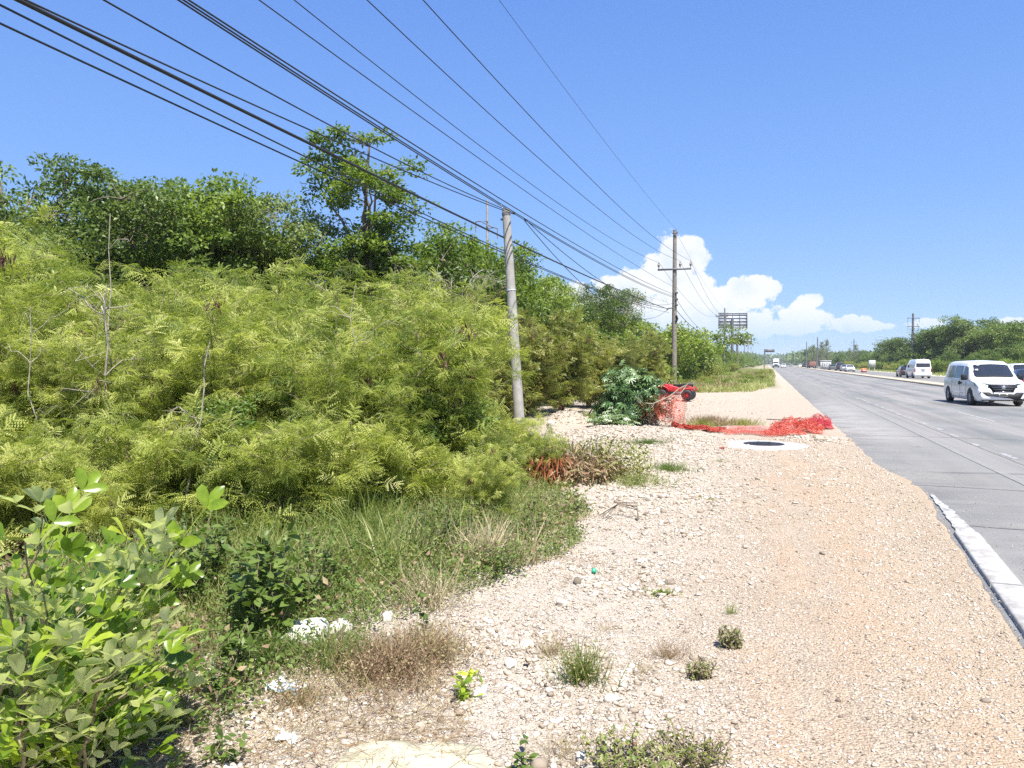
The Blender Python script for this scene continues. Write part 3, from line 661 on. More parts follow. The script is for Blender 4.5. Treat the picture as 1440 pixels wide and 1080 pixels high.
wood = [tproto('broadleaf_tree', 200, rblobs(1, 9, 2.3, 3.6, 6.2, 1.35), 9, 150, 15000, .42, .14, .13, M_treed),
        tproto('broadleaf_tree', 201, rblobs(2, 8, 2.1, 3.2, 5.9, 1.3), 8, 140, 14000, .40, .13, .12, M_tree),
        tproto('broadleaf_tree', 202, rblobs(3, 9, 2.5, 3.3, 5.6, 1.4), 9, 150, 15000, .42, .14, .13, M_bright),
        tproto('broadleaf_tree', 203, rblobs(4, 7, 1.8, 3.8, 6.5, 1.2), 8, 130, 13000, .38, .13, .12, M_treed)]
WG = 'broadleaf trees standing behind the thicket'
# (px, D, height wanted at top px y, proto, label)
def treeat(pr, hp, px, D, ytop, label, group=None, dx=0, sxy=None):
    p = base(px, D); H = (HORZ-ytop)*D/F+CH-float(gz(p[0], p[1])); s = H/CROWN.get(pr.name, hp); rz_ = (px*7.31+D*3.17) % 6.283
    return place(pr, p[0], p[1], (sxy or s) if sxy else s, rz_, label, group, sz=s)
HP = [7.2, 6.9, 6.7, 7.5]
for (px, D, yt, k, lab) in (
    (-75, 20, 215, 0, 'dark broadleaf tree cut by the left edge of the view'),
    (38, 21, 203, 3, 'tallest dark tree of the far left skyline'),
    (112, 24, 245, 0, 'rounded dark tree next right of the tallest far left tree'),
    (190, 27, 250, 1, 'fine-leaved tree with a wispy top right of the far left trees'),
    (262, 26, 250, 1, 'green tree whose top breaks the skyline left of the dip before the tall tree'),
    (335, 27, 268, 2, 'tree with small clumped heads in the middle of the left skyline'),
    (392, 28, 282, 0, 'tree with one bough reaching right over the skyline dip'),
    (442, 30, 330, 1, 'lower tree filling the dip left of the tall lone tree'),
    (572, 30, 312, 2, 'bright green tree at the right shoulder of the tall lone tree'),
    (635, 28, 305, 2, 'bright green tree left of the leaning concrete pole'),
    (690, 30, 345, 1, 'rounded green tree directly behind the leaning concrete pole'),
    (726, 34, 362, 2, 'green tree dome just right of the leaning concrete pole'),
    (-10, 28, 255, 1, 'green tree showing between the far left trees'),
    (75, 29, 262, 1, 'green tree behind the two far left dark trees'),
    (230, 33, 300, 0, 'dark tree low behind the left skyline trees'),
    (300, 32, 290, 3, 'dark tree filling in behind the clumped-head tree'),
    (480, 36, 345, 0, 'dark tree low behind the tall lone tree'),
    (772, 46, 398, 1, 'dark rounded tree with flat top right of the leaning pole'),
    (815, 52, 398, 0, 'grey-green tree midway between the two nearest poles'),
    (858, 62, 408, 3, 'thin-topped tree just left of the bare twiggy tree'),
    (893, 72, 440, 1, 'green tree right of the bare twiggy tree'), (748, 40, 392, 2, 'bright tree filling behind the dome right of the leaning pole'), (845, 58, 415, 2, 'bright tree behind the thin-topped one')):
    treeat(wood[k], HP[k], px, D, yt, lab, WG)
# a few bare, see-through treelets and the tall tree
tall = tproto('tall_tree', 210, [(.3, 0, 8.6, 1.25, 1.2, .8), (-.5, .2, 7.6, 1.3, 1.2, .8), (.9, -.2, 7.5, 1.15, 1.1, .7), (-.2, 0, 6.3, 1.2, 1.2, .8), (-1.3, .1, 8.2, .55, .6, .4), (-.3, .2, 5.1, 1.5, 1.4, .9), (1.2, 0, 4.2, 1.6, 1.4, .9), (-1.3, 0, 4.0, 1.4, 1.4, .9), (0, 0, 5.6, 1.3, 1.2, .8), (.9, 0, 8.2, .9, .9, .7), (-1.0, 0, 7.0, .9, .9, .6)], 12, 170, 17500, .37, .135, .14, M_bright, M_bark)
treeat(tall, 9.35, 515, 26.5, 187, 'tall lone tree with an open airy crown rising above the thicket', sxy=1.22)
bare = tproto('twiggy_tree', 211, rblobs(9, 6, 1.4, 3, 5.2, 1.2), 9, 120, 900, .3, .12, .09, M_grey, M_barkl)
treeat(bare, 5.9, 872, 60, 405, 'nearly bare grey twiggy tree on the skyline between the poles')
treeat(bare, 5.9, 640, 24, 372, 'thin pale-stemmed treelet in the gap under the tall tree')
# belt of roadside trees running to the horizon on the left
belt = [tproto('roadside_tree', 220, rblobs(11, 8, 2.2, 1.2, 3.7, 1.3), 7, 90, 7000, .5, .20, .10, M_bright),
        tproto('roadside_tree', 221, rblobs(12, 8, 2.2, 1.0, 3.4, 1.35), 7, 90, 7000, .5, .20, .10, M_tree),
        tproto('roadside_tree', 222, rblobs(13, 8, 2.3, 1.2, 3.9, 1.25), 7, 90, 7000, .5, .20, .10, M_bright)]
BL = 'green roadside tree in the belt that recedes left of the highway'
for (px, D, yt, k, lab) in ((930, 58, 452, 0, 'green tree just left of the tall crossarm pole'), (968, 66, 462, 2, 'green tree just right of the tall crossarm pole'), (985, 80, 458, 1, 'dark green tree behind the short grey pole'), (850, 48, 460, 0, 'green tree above the pale lobed-leaf shrub'), (890, 52, 468, 1, 'green tree between the lobed-leaf shrub and the crossarm pole')):
    treeat(belt[k], 4.6, px, D, yt, lab, 'trees left of the highway')
k = 0; y = 62.
while y < 620:
    for xo in ((-10.8, -15.5) if y < 160 else (-11.5, -18)):
        x = xo+random.uniform(-1.3, 1.3); yy = y+random.uniform(-1.6, 1.6); s = random.uniform(.8, 1.12)*(1.0 if y < 200 else 1.2)
        if xo < -13: s *= 1.08
        if 75 < y < 170: s *= .80
        place(belt[k % 3], x, yy, s, None, BL, 'trees left of the highway'); k += 1
    y += 3.9 if y < 160 else 3.9*(y/130)
# belt on the right of the far carriageway
rb = [tproto('verge_tree', 230, rblobs(21, 10, 3.0, 1.5, 7.0, 1.8), 8, 130, 10000, .75, .30, .16, M_far),
      tproto('verge_tree', 231, rblobs(22, 10, 2.8, 1.3, 6.6, 1.9), 8, 130, 10000, .75, .30, .16, M_far),
      tproto('verge_tree', 232, rblobs(23, 11, 3.1, 2.0, 7.4, 1.7), 8, 130, 10000, .75, .28, .16, M_treed)]
RG = 'trees of the wood beyond the far carriageway'
for (px, D, yt, k, lab) in ((1310, 150, 462, 0, 'rounded green tree right of the double crossarm pole'), (1336, 146, 458, 1, 'green tree above the right of the high-roofed van'), (1372, 138, 444, 2, 'darkest and tallest tree of the wood on the right'), (1352, 142, 450, 0, 'green tree left of the darkest tallest one'),
                            (1405, 132, 455, 1, 'pale green tree right of the darkest tallest one'), (1436, 124, 452, 0, 'tree at the right edge of the view'), (1470, 118, 450, 1, 'tree cut by the right edge of the view'), (1500, 112, 446, 0, 'tree just past the right edge of the view'),
                            (1265, 185, 475, 1, 'tree left of the double crossarm pole'), (1246, 205, 482, 0, 'small-headed tree where the right wood steps down'), (1285, 168, 474, 2, 'tree right behind the double crossarm pole'), (1320, 165, 464, 1, 'tree peeking over the wood near the double crossarm pole'), (1388, 150, 450, 0, 'green tree right behind the darkest one'), (1420, 145, 452, 2, 'dark tree near the right edge')):
    treeat(rb[k], 8.6, px, D, yt, lab, RG)
LR = 'green tree in the belt that recedes beyond the far carriageway'
y = 118.; k = 0
while y < 700:
    s = .50 if y < 150 else (.62 if y < 330 else .72)
    for xo, m_ in ((30.5, 1), (35.5, 1.25)):
        place(rb[k % 2], xo+random.uniform(-1.5, 1.5), y+random.uniform(-2, 2), s*m_*random.uniform(.85, 1.12), None, LR, RG); k += 1
    y += 5.0 if y < 200 else 5.*(y/180)
for (px, D, yt, lab, sx_) in ((1152, 330, 487, 'rounded green tree left of the two wispy casuarinas', 1.2), (1140, 360, 491, 'low green tree at the far left end of the right wood', 1.1)):
    treeat(rb[2], 8.6, px, D, yt, lab, RG)
def casu(seed):
    r = np.random.default_rng(seed); tr = MB(); cr = MB(); H = 10.; tr.tube([(0, 0, -.2), (.1, 0, H*.5), (.4, .1, H)], [.2, .12, .03], 6); P = []; D = []
    for k in range(60):
        t = .22+.78*r.random(); a = r.uniform(0, 6.28); ln = (1.15-t)*3.2*r.uniform(.5, 1.1); b0 = np.array([.4*t*t, 0, H*t]); e = b0+ln*np.array([math.cos(a), math.sin(a), .75]); tr.tube([b0, e], [.04, .01], 3, cap=False)
        n = 26; u = r.random((n, 1)); P.append(b0+(e-b0)*u+r.normal(size=(n, 3))*.15); D.append(rdir(n, r)*.6+norm(e-b0)*.9)
    P = np.concatenate(P); D = np.concatenate(D); cr.inst(*NARROW, P, frames(D, rdir(len(P), r)), .55*r.uniform(.6, 1.2, len(P)), r.random(len(P))); return tr, cr
tr, cr = casu(5); cas = proto('casuarina_tree', (('trunk', tr, M_bark), ('crown', cr, M_grey)), 'tree')
for (px, D, yt, lab) in ((1144, 300, 484, 'smallest wispy grey-green casuarina beside the tall slim pole'), (1163, 290, 477, 'wispy casuarina leaning over the roadside beside the white sign wall'), (1155, 320, 480, 'wispy casuarina between the two others'), (1203, 260, 484, 'wispy casuarina around the far crossarm pole'), (1195, 280, 489, 'short wispy casuarina left of the far crossarm pole')):
    treeat(cas, 10.6, px, D, yt, lab, 'wispy casuarinas')
# understorey shrubs at the foot of both belts
us = [tproto('roadside_shrub', 240, rblobs(31, 6, 1.5, .3, 1.3, .8), 5, 45, 3200, .36, .15, .04, M_bright, cat='shrub'),
      tproto('roadside_shrub', 241, rblobs(32, 6, 1.5, .3, 1.2, .8), 5, 45, 3200, .36, .15, .04, M_olive, cat='shrub')]
for k in range(40):
    y = 46+k*3.1; x = -8.2+random.uniform(-.8, .8)
    place(us[k % 2], x, y, random.uniform(.9, 1.35), None, 'low green shrub at the foot of the tree belt left of the highway', 'low shrubs left of the highway')
for k in range(46):
    y = 50+(k/46.)**1.4*110; xb = np.interp(y, [50, 58, 110, 170], [-4.5, -1.2, .2, .8]); place(us[k % 2], xb-random.random()**1.3*5.5, y, random.uniform(.22, .5), None, 'small scrubby plant on the brown verge between the tree belt and the highway', 'scrubby plants on the verge')
for k in range(34):
    y = 100+k*6.5; place(us[k % 2], 27.5+random.uniform(-.8, .8), y, random.uniform(1.0, 1.7), None, 'low green shrub at the foot of the wood beyond the far carriageway', 'low shrubs right of the highway')
for (px, D, s, lab) in ((520, 19, 1.1, 'leafy green shrub behind the thicket under the tall tree'), (450, 20, 1.3, 'leafy green shrub at the skyline dip'), (380, 20.5, 1.2, 'leafy green shrub behind the centre of the thicket')):
    p = base(px, D); place(us[0], p[0], p[1], s*1.6, None, lab, 'leafy shrubs behind the thicket')
dk = tproto('leafy_sapling', 245, rblobs(41, 7, .8, .6, 2.4, .6), 6, 60, 2600, .25, .11, .03, M_tree, cat='sapling')
for (px, D, s, lab) in DARKS:
    p = base(px, D); place(dk, p[0], p[1], s*1.25, None, lab, 'dark leafy saplings in the thicket')
# far wood closing the horizon
b = MB()
r = np.random.default_rng(77); P = []
for (xa, xb, ya, yb, n, h0, h1) in ((-140, -16, 560, 900, 2600, 2.5, 8), (-700, -20, 900, 1300, 4000, 6, 14), (-260, 260, 1500, 1650, 3500, 4, 13), (-45, -9, 250, 900, 2200, 1, 5), (22, 120, 650, 1000, 2000, 3, 9), (40, 600, 950, 1400, 3500, 6, 15), (-300, -24, 120, 560, 5000, 1, 6.5), (40, 220, 150, 650, 4000, 1, 7), (-60, -24, 12, 120, 3000, .5, 5), (-75, -22, -10, 30, 1200, .5, 4.5)):
    q = np.stack([r.uniform(xa, xb, n), r.uniform(ya, yb, n), np.zeros(n)], 1); q[:, 2] = h0+(h1-h0)*r.random(n)*(.5+.5*fbm(q[:, 0]*.03, q[:, 1]*.03, 3, 3)); P.append(q)
P = np.concatenate(P); sc0 = .35+.0040*np.hypot(P[:, 0], P[:, 1])
ci = np.repeat(np.arange(len(P)), 9); P2 = P[ci]+rdir(len(ci), r)*sc0[ci][:, None]*np.array([1.5, 1.5, .9])
b.inst(*LEAF_LO, P2, frames(rdir(len(P2), r), rdir(len(P2), r)), 1.1*sc0[ci]*r.uniform(.6, 1.2, len(P2)), np.clip(r.random(len(P))[ci]*.6+r.random(len(P2))*.4, 0, 1))
tag(b.obj('distant_wood', M_far), kind='stuff', label='distant green wood closing the horizon and filling behind the roadside trees', cat='wood')

# ------------------------------------------------------------------ foreground broad-leaved shrub
r = np.random.default_rng(301); st = MB(); fo = MB(); P = []; D = []
rootp = base(25, 3.35); rz0 = float(gz(rootp[0], rootp[1]))
def spray(tip, b0, nl, spread=.5, bend=.25):
    q = line3(np.array(b0, float), np.array(tip, float), bend*np.linalg.norm(np.array(tip)-b0)*.35, .015, 8, r); st.tube(q, np.linspace(.011, .003, 8), 5)
    u = np.linspace(.3, 1, nl)*7; i_ = np.clip(u.astype(int), 0, 6); pp = q[i_]+(q[i_+1]-q[i_])*(u-i_)[:, None]; ax = norm(q[-1]-q[-3])
    sd = np.where(np.arange(nl) % 2 == 0, 1., -1.)[:, None]; side = norm(np.cross(ax, [0, 0, 1.]))
    dd = ax[None]*.6+side[None]*sd*r.uniform(.5, 1.1, (nl, 1))+np.stack([np.zeros(nl), np.zeros(nl), r.uniform(.0, .55, nl)], 1)+rdir(nl, r)*.25
    P.append(pp); D.append(dd)
# hand-placed sprays reaching where the photo shows them (relative to the root), then a filled body
for (px, py, D_) in ((60, 725, 2.95), (35, 760, 2.8), (215, 775, 3.25), (240, 765, 3.3), (190, 790, 3.2), (200, 830, 3.3), (225, 850, 3.3), (90, 870, 2.8), (160, 950, 2.8), (215, 960, 3.0), (180, 800, 3.1), (120, 850, 2.9), (60, 830, 2.7), (150, 905, 2.75), (170, 925, 2.6), (40, 900, 2.5), (20, 960, 2.4), (90, 790, 3.4), (150, 800, 3.7), (190, 880, 3.2), (110, 985, 2.6), (30, 1050, 2.4), (-60, 740, 3.0), (-80, 800, 2.7), (10, 790, 2.9), (75, 760, 3.2), (130, 1040, 2.7), (60, 1010, 2.5)):
    t = atD(px, py, D_)-np.array([rootp[0], rootp[1], rz0]); t[2] = max(t[2], .06); b0 = np.array([r.uniform(-.2, .2)+t[0]*.25, r.uniform(-.2, .2)+t[1]*.25, 0.]); spray(t, b0, 9)
for k in range(95):
    a = r.uniform(0, 6.28); q = .78*math.sqrt(r.random()); z = (.92-.45*q)*r.uniform(.12, 1); t = np.array([q*math.cos(a)*1.1-.22, q*math.sin(a)*.8+.1, z]); spray(t, np.array([t[0]*.4, t[1]*.4, z*.15]), 6)
P = np.concatenate(P); D = np.concatenate(D); k = len(P)
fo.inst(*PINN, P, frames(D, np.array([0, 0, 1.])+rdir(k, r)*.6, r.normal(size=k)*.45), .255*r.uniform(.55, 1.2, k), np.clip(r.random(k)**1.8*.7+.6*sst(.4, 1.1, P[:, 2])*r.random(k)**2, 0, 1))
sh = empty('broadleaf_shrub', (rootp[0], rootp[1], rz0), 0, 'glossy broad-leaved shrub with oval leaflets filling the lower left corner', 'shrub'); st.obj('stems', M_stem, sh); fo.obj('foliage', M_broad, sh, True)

# ------------------------------------------------------------------ grasses, weeds and herbs
BLADE = T([(-.012, 0, 0), (.012, 0, 0), (-.013, .35, 0), (.013, .35, 0), (-.009, .72, -.09), (.009, .72, -.09), (0, 1, -.30)], [(0, 1, 3), (0, 3, 2), (2, 3, 5), (2, 5, 4), (4, 5, 6)])
def updir(n, lean, r): d = rdir(n, r)*lean; d[:, 2] = 1; return d
def blades(b, x, y, h, lean, r, tv=BLADE, a=None, z0=0):
    k = len(x); Pp = np.stack([x, y, gz(x, y)-.01+z0], 1); Dd = updir(k, lean, r); b.inst(*tv, Pp, frames(Dd, rdir(k, r), None), h, r.random(k) if a is None else a)
    return Pp+norm(Dd)*np.asarray(h)[:, None]*.9
def tuft(name, px, py, h, rad, n, mat, label, lean=.6, cat='grass tuft', group=None, tv=BLADE, thin=1, heads=None, D_=None, seed=0, sub='seed_heads'):
    r = np.random.default_rng(400+seed+int(px)); P0 = gnd(px, py) if D_ is None else base(px, D_)
    a = r.uniform(0, 6.28, n); q = rad*np.minimum(np.abs(r.normal(size=n))*.62, 1.5)*(1+.35*np.sin(a*3+seed+px)); b = MB(); t2 = (tv[0]*np.array([thin, 1, 1]), tv[1])
    tips = blades(b, P0[0]+q*np.cos(a), P0[1]+q*np.sin(a), h*r.uniform(.4, 1.1, n), lean, r, t2); o = b.obj(name, mat); tag(o, label, cat, group)
    if heads:
        c = MB(); m_ = r.random(n) < heads[1]; tp = tips[m_]; k = len(tp); tp = tp-(tp-np.array([P0[0], P0[1], 0]))*[0, 0, 1]*r.random((k, 1))*.6
        if k:
            idx = np.repeat(np.arange(k), 4); pp = tp[idx]+rdir(len(idx), r)*.03; c.inst(*LEAF_LO, pp, frames(rdir(len(idx), r), rdir(len(idx), r)), .015*r.uniform(.5, 1.6, len(idx)), r.random(len(idx))); c.obj(sub, heads[0], o)
    return o
TG = 'small tufts growing out of the gravel'
tuft('grass_tuft', 515, 762, .85, .26, 240, M_grass, 'tall clump of long arching dry grass in front of the thicket', 1.1, thin=.5, D_=7.7)
tuft('grass_tuft', 560, 800, .6, .34, 300, M_grass, 'long green and dry grass clump right of the tallest arching one', .9, thin=.8)
tuft('grass_tuft', 610, 850, .45, .26, 190, M_straw, 'pale seeding grass clump with a dark stalk at its middle', .9, heads=(M_straw, .6), thin=.4)
tuft('grass_tuft', 680, 790, .5, .35, 300, M_straw, 'pale seeding grass clump leaning right over the rubble', .8, heads=(M_straw, .6), thin=.7)
tuft('wiry_tuft', 820, 960, .26, .11, 260, M_grass, 'dark wiry tuft standing in the rubble left of centre', .6, 'tuft', TG, thin=.8, heads=(M_dry, .5))
tuft('wiry_tuft', 775, 915, .17, .16, 200, M_dry, 'sparse brownish weed left behind the dark wiry tuft', .9, 'tuft', TG, thin=.6)
tuft('wiry_tuft', 1028, 858, .12, .04, 60, M_grass, 'tiny upright sprig above the dark green cushion', .7, 'tuft', TG)
tuft('wiry_tuft', 940, 920, .14, .16, 300, M_dry, 'low purplish brown weed in the gravel', 1.2, 'tuft', TG, thin=.6)
tuft('wiry_tuft', 905, 945, .10, .12, 160, M_dry, 'flat brown weed between the wiry tuft and the purplish one', 1.3, 'tuft', TG, thin=.6)
tuft('wiry_tuft', 930, 832, .07, .12, 120, M_grass, 'flat grey-green creeping weed beside the grey slab', 1.5, 'tuft', TG, tv=LEAF_LO, thin=.6)
tuft('wiry_tuft', 850, 880, .10, .12, 120, M_dry, 'faint brown stubble above the dark wiry tuft', 1.2, 'tuft', TG, thin=.5)
tuft('weed_patch', 790, 1060, .15, .2, 200, M_dry, 'thin brown stalks at the bottom edge right of the concrete patch', .8, 'weed patch', None, thin=.5)
tuft('grass_patch', 910, 624, .20, .50, 900, M_herb, 'bright green grass patch in front of the pale lobed-leaf shrub', 1.2, 'grass patch', None, thin=1.1)
tuft('grass_patch', 940, 662, .20, .42, 700, M_herb, 'bright green grass patch nearer the camera at the tip of the weed strip', 1.1, 'grass patch', None, thin=1.1)
tuft('grass_patch', 895, 680, .22, .55, 700, M_grass, 'dull grass strip leading to the nearer bright grass patch', 1.1, 'grass patch', None, thin=1.1, heads=(M_straw, .3))
tuft('grass_patch', 825, 590, .30, .8, 700, M_grass, 'green weeds between the gravel pile and the lobed-leaf shrub', 1.0, 'grass patch', None, thin=1.4)
tuft('dry_shrub', 1000, 597, .38, .75, 1600, M_dry, 'low brownish dry shrub behind the orange netting, left half', 1.0, 'dry shrub', 'low dry shrubs behind the netting', thin=.9, heads=(M_straw, .3))
tuft('dry_shrub', 1045, 597, .26, .6, 1000, M_olive, 'low greyish dry shrub behind the orange netting, right half', 1.1, 'dry shrub', 'low dry shrubs behind the netting', thin=.9)
tuft('dry_shrub', 985, 600, .30, .5, 700, M_olive, 'low green shrub at the foot of the hanging netting', 1.0, 'dry shrub', 'low dry shrubs behind the netting', thin=1.2)
tuft('wiry_tuft', 1012, 648, .10, .14, 120, M_grass, 'small weed left in front of the manhole slab', 1.2, 'tuft', TG)
tuft('wiry_tuft', 995, 700, .05, .10, 80, M_grass, 'tiny creeping weed in the middle of the gravel', 1.5, 'tuft', TG, tv=LEAF_LO)
# brown reddish weed patch in front of the boulder
for (px, py, rad, n, h, m_, lab) in ((545, 945, .40, 1500, .27, M_dry, 'brown dried-out weed patch in front of the white boulder'), (475, 935, .30, 700, .28, M_grass, 'yellow-green weeds mixed into the left of the brown patch'), (605, 925, .24, 650, .25, M_dry, 'purplish brown weeds at the right end of the brown patch'), (420, 990, .28, 500, .17, M_dry, 'sparse brown weeds between the litter and the concrete patch'), (380, 930, .22, 500, .26, M_herb, 'green weeds left of the white boulder')):
    tuft('dry_weeds', px, py, h, rad, n, m_, lab, .9, 'weeds', 'weeds around the white boulder', thin=.55, heads=(M_dry if m_ is M_dry else M_herb, .55), sub='seed_heads' if m_ is M_dry else 'leaves')
# dense knee-high growth between gravel edge and thicket: nobody could count it
r = np.random.default_rng(55); b = MB(); c = MB()
n = 42000; y = r.uniform(3.0, 15, n)**1.0; x = vegX(y)-r.random(n)**1.25*3.4+.25*(fbm(y*2, y*0, 3, 5)-.3); k = (r.random(n) < .25+.9*fbm(x*1.6, y*1.6, 3, 61)); x, y = x[k], y[k]
depth = np.clip((vegX(y)-x)/1.2, 0, 1); h = (.10+.30*depth)*r.uniform(.5, 1.25, len(x))*sst(2.6, 5.5, y)*.9+.05
tone = np.clip(.45+.7*(fbm(x*.5, y*.5, 3, 67)-.4)+.5*fbm(x*.9, y*.9, 3, 66)*r.uniform(.3, 1.3, len(x)), 0, 1)
tp = blades(b, x, y, h, .75, r, (BLADE[0]*np.array([.75, 1, 1]), BLADE[1]), tone)
sel = r.random(len(tp)) < .42; tp2 = tp[sel]; i3 = np.repeat(np.arange(len(tp2)), 3); pp = tp2[i3]+rdir(len(i3), r)*.035
c.inst(*LEAF_LO, pp, frames(rdir(len(i3), r)+[0, 0, .3], rdir(len(i3), r)), .030*r.uniform(.5, 1.4, len(i3)), r.random(len(i3)))
tag(b.obj('grass', M_grass), kind='stuff', label='knee-high mixed grass between the gravel edge and the thicket', cat='grass')
tag(c.obj('ground_cover', M_herb), kind='stuff', label='small-leaved herbs and seed heads growing through the grass', cat='ground cover')
b = MB(); n = 5200; px_ = r.uniform(240, 660, n); py_ = r.uniform(900, 1085, n); G_ = np.array([gnd(a, b2) for a, b2 in zip(px_, py_)]); k_ = (r.random(n) < sst(.38, .62, fbm(G_[:, 0]*2.2, G_[:, 1]*2.2, 3, 91))+.12)&(G_[:, 0] < -.75); G_ = G_[k_]; n = len(G_); dd = rdir(n, r)*[1, 1, .22]
b.inst(BLADE[0]*np.array([.7, 1, .4]), BLADE[1], np.stack([G_[:, 0], G_[:, 1], gz(G_[:, 0], G_[:, 1])+.012+.03*r.random(n)], 1), frames(dd, rdir(n, r)), r.uniform(.04, .16, n), r.random(n))
tag(b.obj('dead_straw', M_dry), kind='stuff', label='dead brown straw and twigs strewn over the rubble in the lower left', cat='straw')
b = MB(); n = 26000; y = r.uniform(2.6, 10, n); x = vegX(y)-.3+r.random(n)**1.4*2.6; k_ = r.random(n) < sst(.60, .74, fbm(x*1.9+9, y*1.9, 4, 95))*np.exp(-np.clip(x-vegX(y)-.4, 0, 9)*.75); x = x[k_]; y = y[k_]; n = len(x)
blades(b, x, y, r.uniform(.03, .13, n), 1.1, r, (BLADE[0]*np.array([.6, 1, 1]), BLADE[1])); tag(b.obj('dry_stubble', M_dry), kind='stuff', label='sparse dry stubble straggling over the rubble beside the grass edge', cat='stubble')
b = MB(); n = 9000; y = r.uniform(2.8, 6.2, n); x = vegX(y)+.25-r.random(n)*1.3; k_ = r.random(n) < fbm(x*2, y*2, 3, 97)*1.1; x = x[k_]; y = y[k_]; n = len(x); z_ = r.random(n)**1.3*.28; b.inst(*LEAF_LO, np.stack([x, y, gz(x, y)+z_], 1), frames(rdir(n, r)*[1, 1, .5]+[0, 0, .2], rdir(n, r)*.6+[0, 0, 1]), r.uniform(.015, .05, n), r.random(n)); tag(b.obj('low_herbs', M_herb), kind='stuff', label='low small-leaved greenery between the broad-leaved shrub and the gravel', cat='ground cover')
# leaf litter and dry undergrowth in the thicket's shade
c = MB(); n = 26000; y = r.uniform(3, 20, n); x = vegX(y)+.1-r.random(n)*7; i3 = np.stack([x, y, gz(x, y)+r.random(n)**2*.25], 1); c.inst(*LEAF_LO, i3, frames(rdir(n, r), rdir(n, r)), .06*r.uniform(.4, 1.3, n), r.random(n))
tag(c.obj('leaf_litter', M_dry), kind='stuff', label='dry fallen leaves and twigs under the thicket', cat='leaf litter')
# verge growth ahead, between pad and highway
b = MB(); n = 26000; y = 47+(r.random(n)**1.5)*170; xa = -7.5; xb = np.interp(y, [47, 50, 62, 110, 220], [-6.4, -.9, .3, .9, 1.2]); x = xa+(xb-xa)*r.random(n)
x = x+(fbm(y*.4, x*.4, 3, 2)-.5)*1.0; blades(b, x, y, (.22+.5*fbm(x*.5, y*.35, 3, 4))*r.uniform(.4, 1.3, n), .9, r, (BLADE[0]*np.array([3.2, 1, 1]), BLADE[1]), np.clip(.2+.9*fbm(x*.4, y*.3, 3, 8)+r.normal(size=n)*.12, 0, 1))
k = r.random(n) < .0; tag(b.obj('verge_grass', M_grass), kind='stuff', label='brown and green verge grass between the tree belt and the highway ahead', cat='grass')
b = MB(); n = 15000; y = 48+(r.random(n)**1.8)*120; xb = np.interp(y, [48, 55, 110, 170], [-4.8, -2.2, .4, 1.0]); x = xb-r.random(n)**1.5*4.5; blades(b, x, y, .5*r.uniform(.4, 1.2, n), 1.0, r, (BLADE[0]*np.array([3, 1, 1]), BLADE[1]))
tag(b.obj('dry_verge_grass', M_dry), kind='stuff', label='reddish dry growth along the edge of the verge ahead', cat='grass')
b = MB(); n = 9000; y = 60+(r.random(n)**1.3)*260; x = 22.6+r.random(n)**.6*5.0; blades(b, x, y, .5*r.uniform(.4, 1.3, n), 1.0, r, (BLADE[0]*np.array([6, 1, 1]), BLADE[1]))
tag(b.obj('far_verge_grass', M_grass), kind='stuff', label='green and straw grass on the dusty verge under the wood beyond the far carriageway', cat='grass')
# limestone rubble bank far along the verge
b = MB(); n = 900; y = r.uniform(88, 230, n); x = np.interp(y, [88, 110, 230], [-1.2, -.2, 1.0])+r.normal(size=n)*.5; stones(b, x, y, r.uniform(.06, .28, n)); tag(b.obj('rubble', M_stone), kind='stuff', label='pale limestone rubble heaped along the verge near the far truck', cat='rubble')
# leafy weeds at the thicket foot
def herb(px, py, h, w, nst, label, L=.10, seed=0, mat=None, D_=None, tv=LEAF, name='leafy_weed', group='broad-leaved weeds at the grass edge'):
    r = np.random.default_rng(500+seed); P0 = gnd(px, py) if D_ is None else base(px, D_); st = MB(); fo = MB()
    for k in range(nst):
        a = r.uniform(0, 6.28); q = w*math.sqrt(r.random()); t = np.array([q*math.cos(a), q*math.sin(a), h*r.uniform(.5, 1.05)]); ql = line3(np.array([t[0]*.3, t[1]*.3, -.03]), t, 0, .02, 6, r); st.tube(ql, np.linspace(.004, .002, 6), 4, cap=False)
        n = int(6+t[2]*22); u = r.uniform(.25, 1, n)*5; i_ = np.clip(u.astype(int), 0, 4); pp = ql[i_]+(ql[i_+1]-ql[i_])*(u-i_)[:, None]; fo.inst(*tv, pp, frames(rdir(n, r)*[1, 1, .5]+[0, 0, .15], np.array([0, 0, 1.])+rdir(n, r)*.5), L*r.uniform(.5, 1.15, n), r.random(n))
    o = empty(name, (P0[0], P0[1], float(gz(P0[0], P0[1]))), 0, label, 'weed', group); st.obj('stems', M_stem, o); fo.obj('leaves', mat or M_herb, o); return o
herb(375, 905, .75, .22, 16, 'broad-leaved weed with large heart-shaped leaves right of the broad-leaved shrub', .11, 1)
herb(345, 880, .65, .25, 18, 'dark leafy weed between the broad-leaved shrub and the heart-leaved one', .10, 2)
herb(420, 860, .6, .25, 22, 'bright leafy weed above the white boulder', .07, 3)
herb(455, 830, .55, .3, 24, 'leafy weed left of the long arching grass', .06, 4)
herb(600, 900, .34, .03, 2, 'single upright dark stalk with a few drooping leaves', .08, 5)
herb(325, 960, .35, .18, 14, 'low leafy weed at the foot of the broad-leaved shrub', .07, 6)
herb(655, 985, .12, .08, 5, 'tiny weed with broad leaves just left of the cream rock', .075, 7, M_broad)
herb(590, 790, .6, .35, 26, 'leafy weed in the grass behind the dry clump', .05, 8)
herb(640, 760, .55, .4, 30, 'small-leaved weed below the sweeping feathery shrub', .05, 9)
herb(735, 745, .45, .4, 30, 'small-leaved weed in the grass before the russet brush heap', .05, 10)
herb(790, 720, .35, .4, 26, 'low weed at the right end of the grass', .05, 11)
herb(700, 800, .3, .35, 24, 'low weed in the front of the grass', .045, 12)
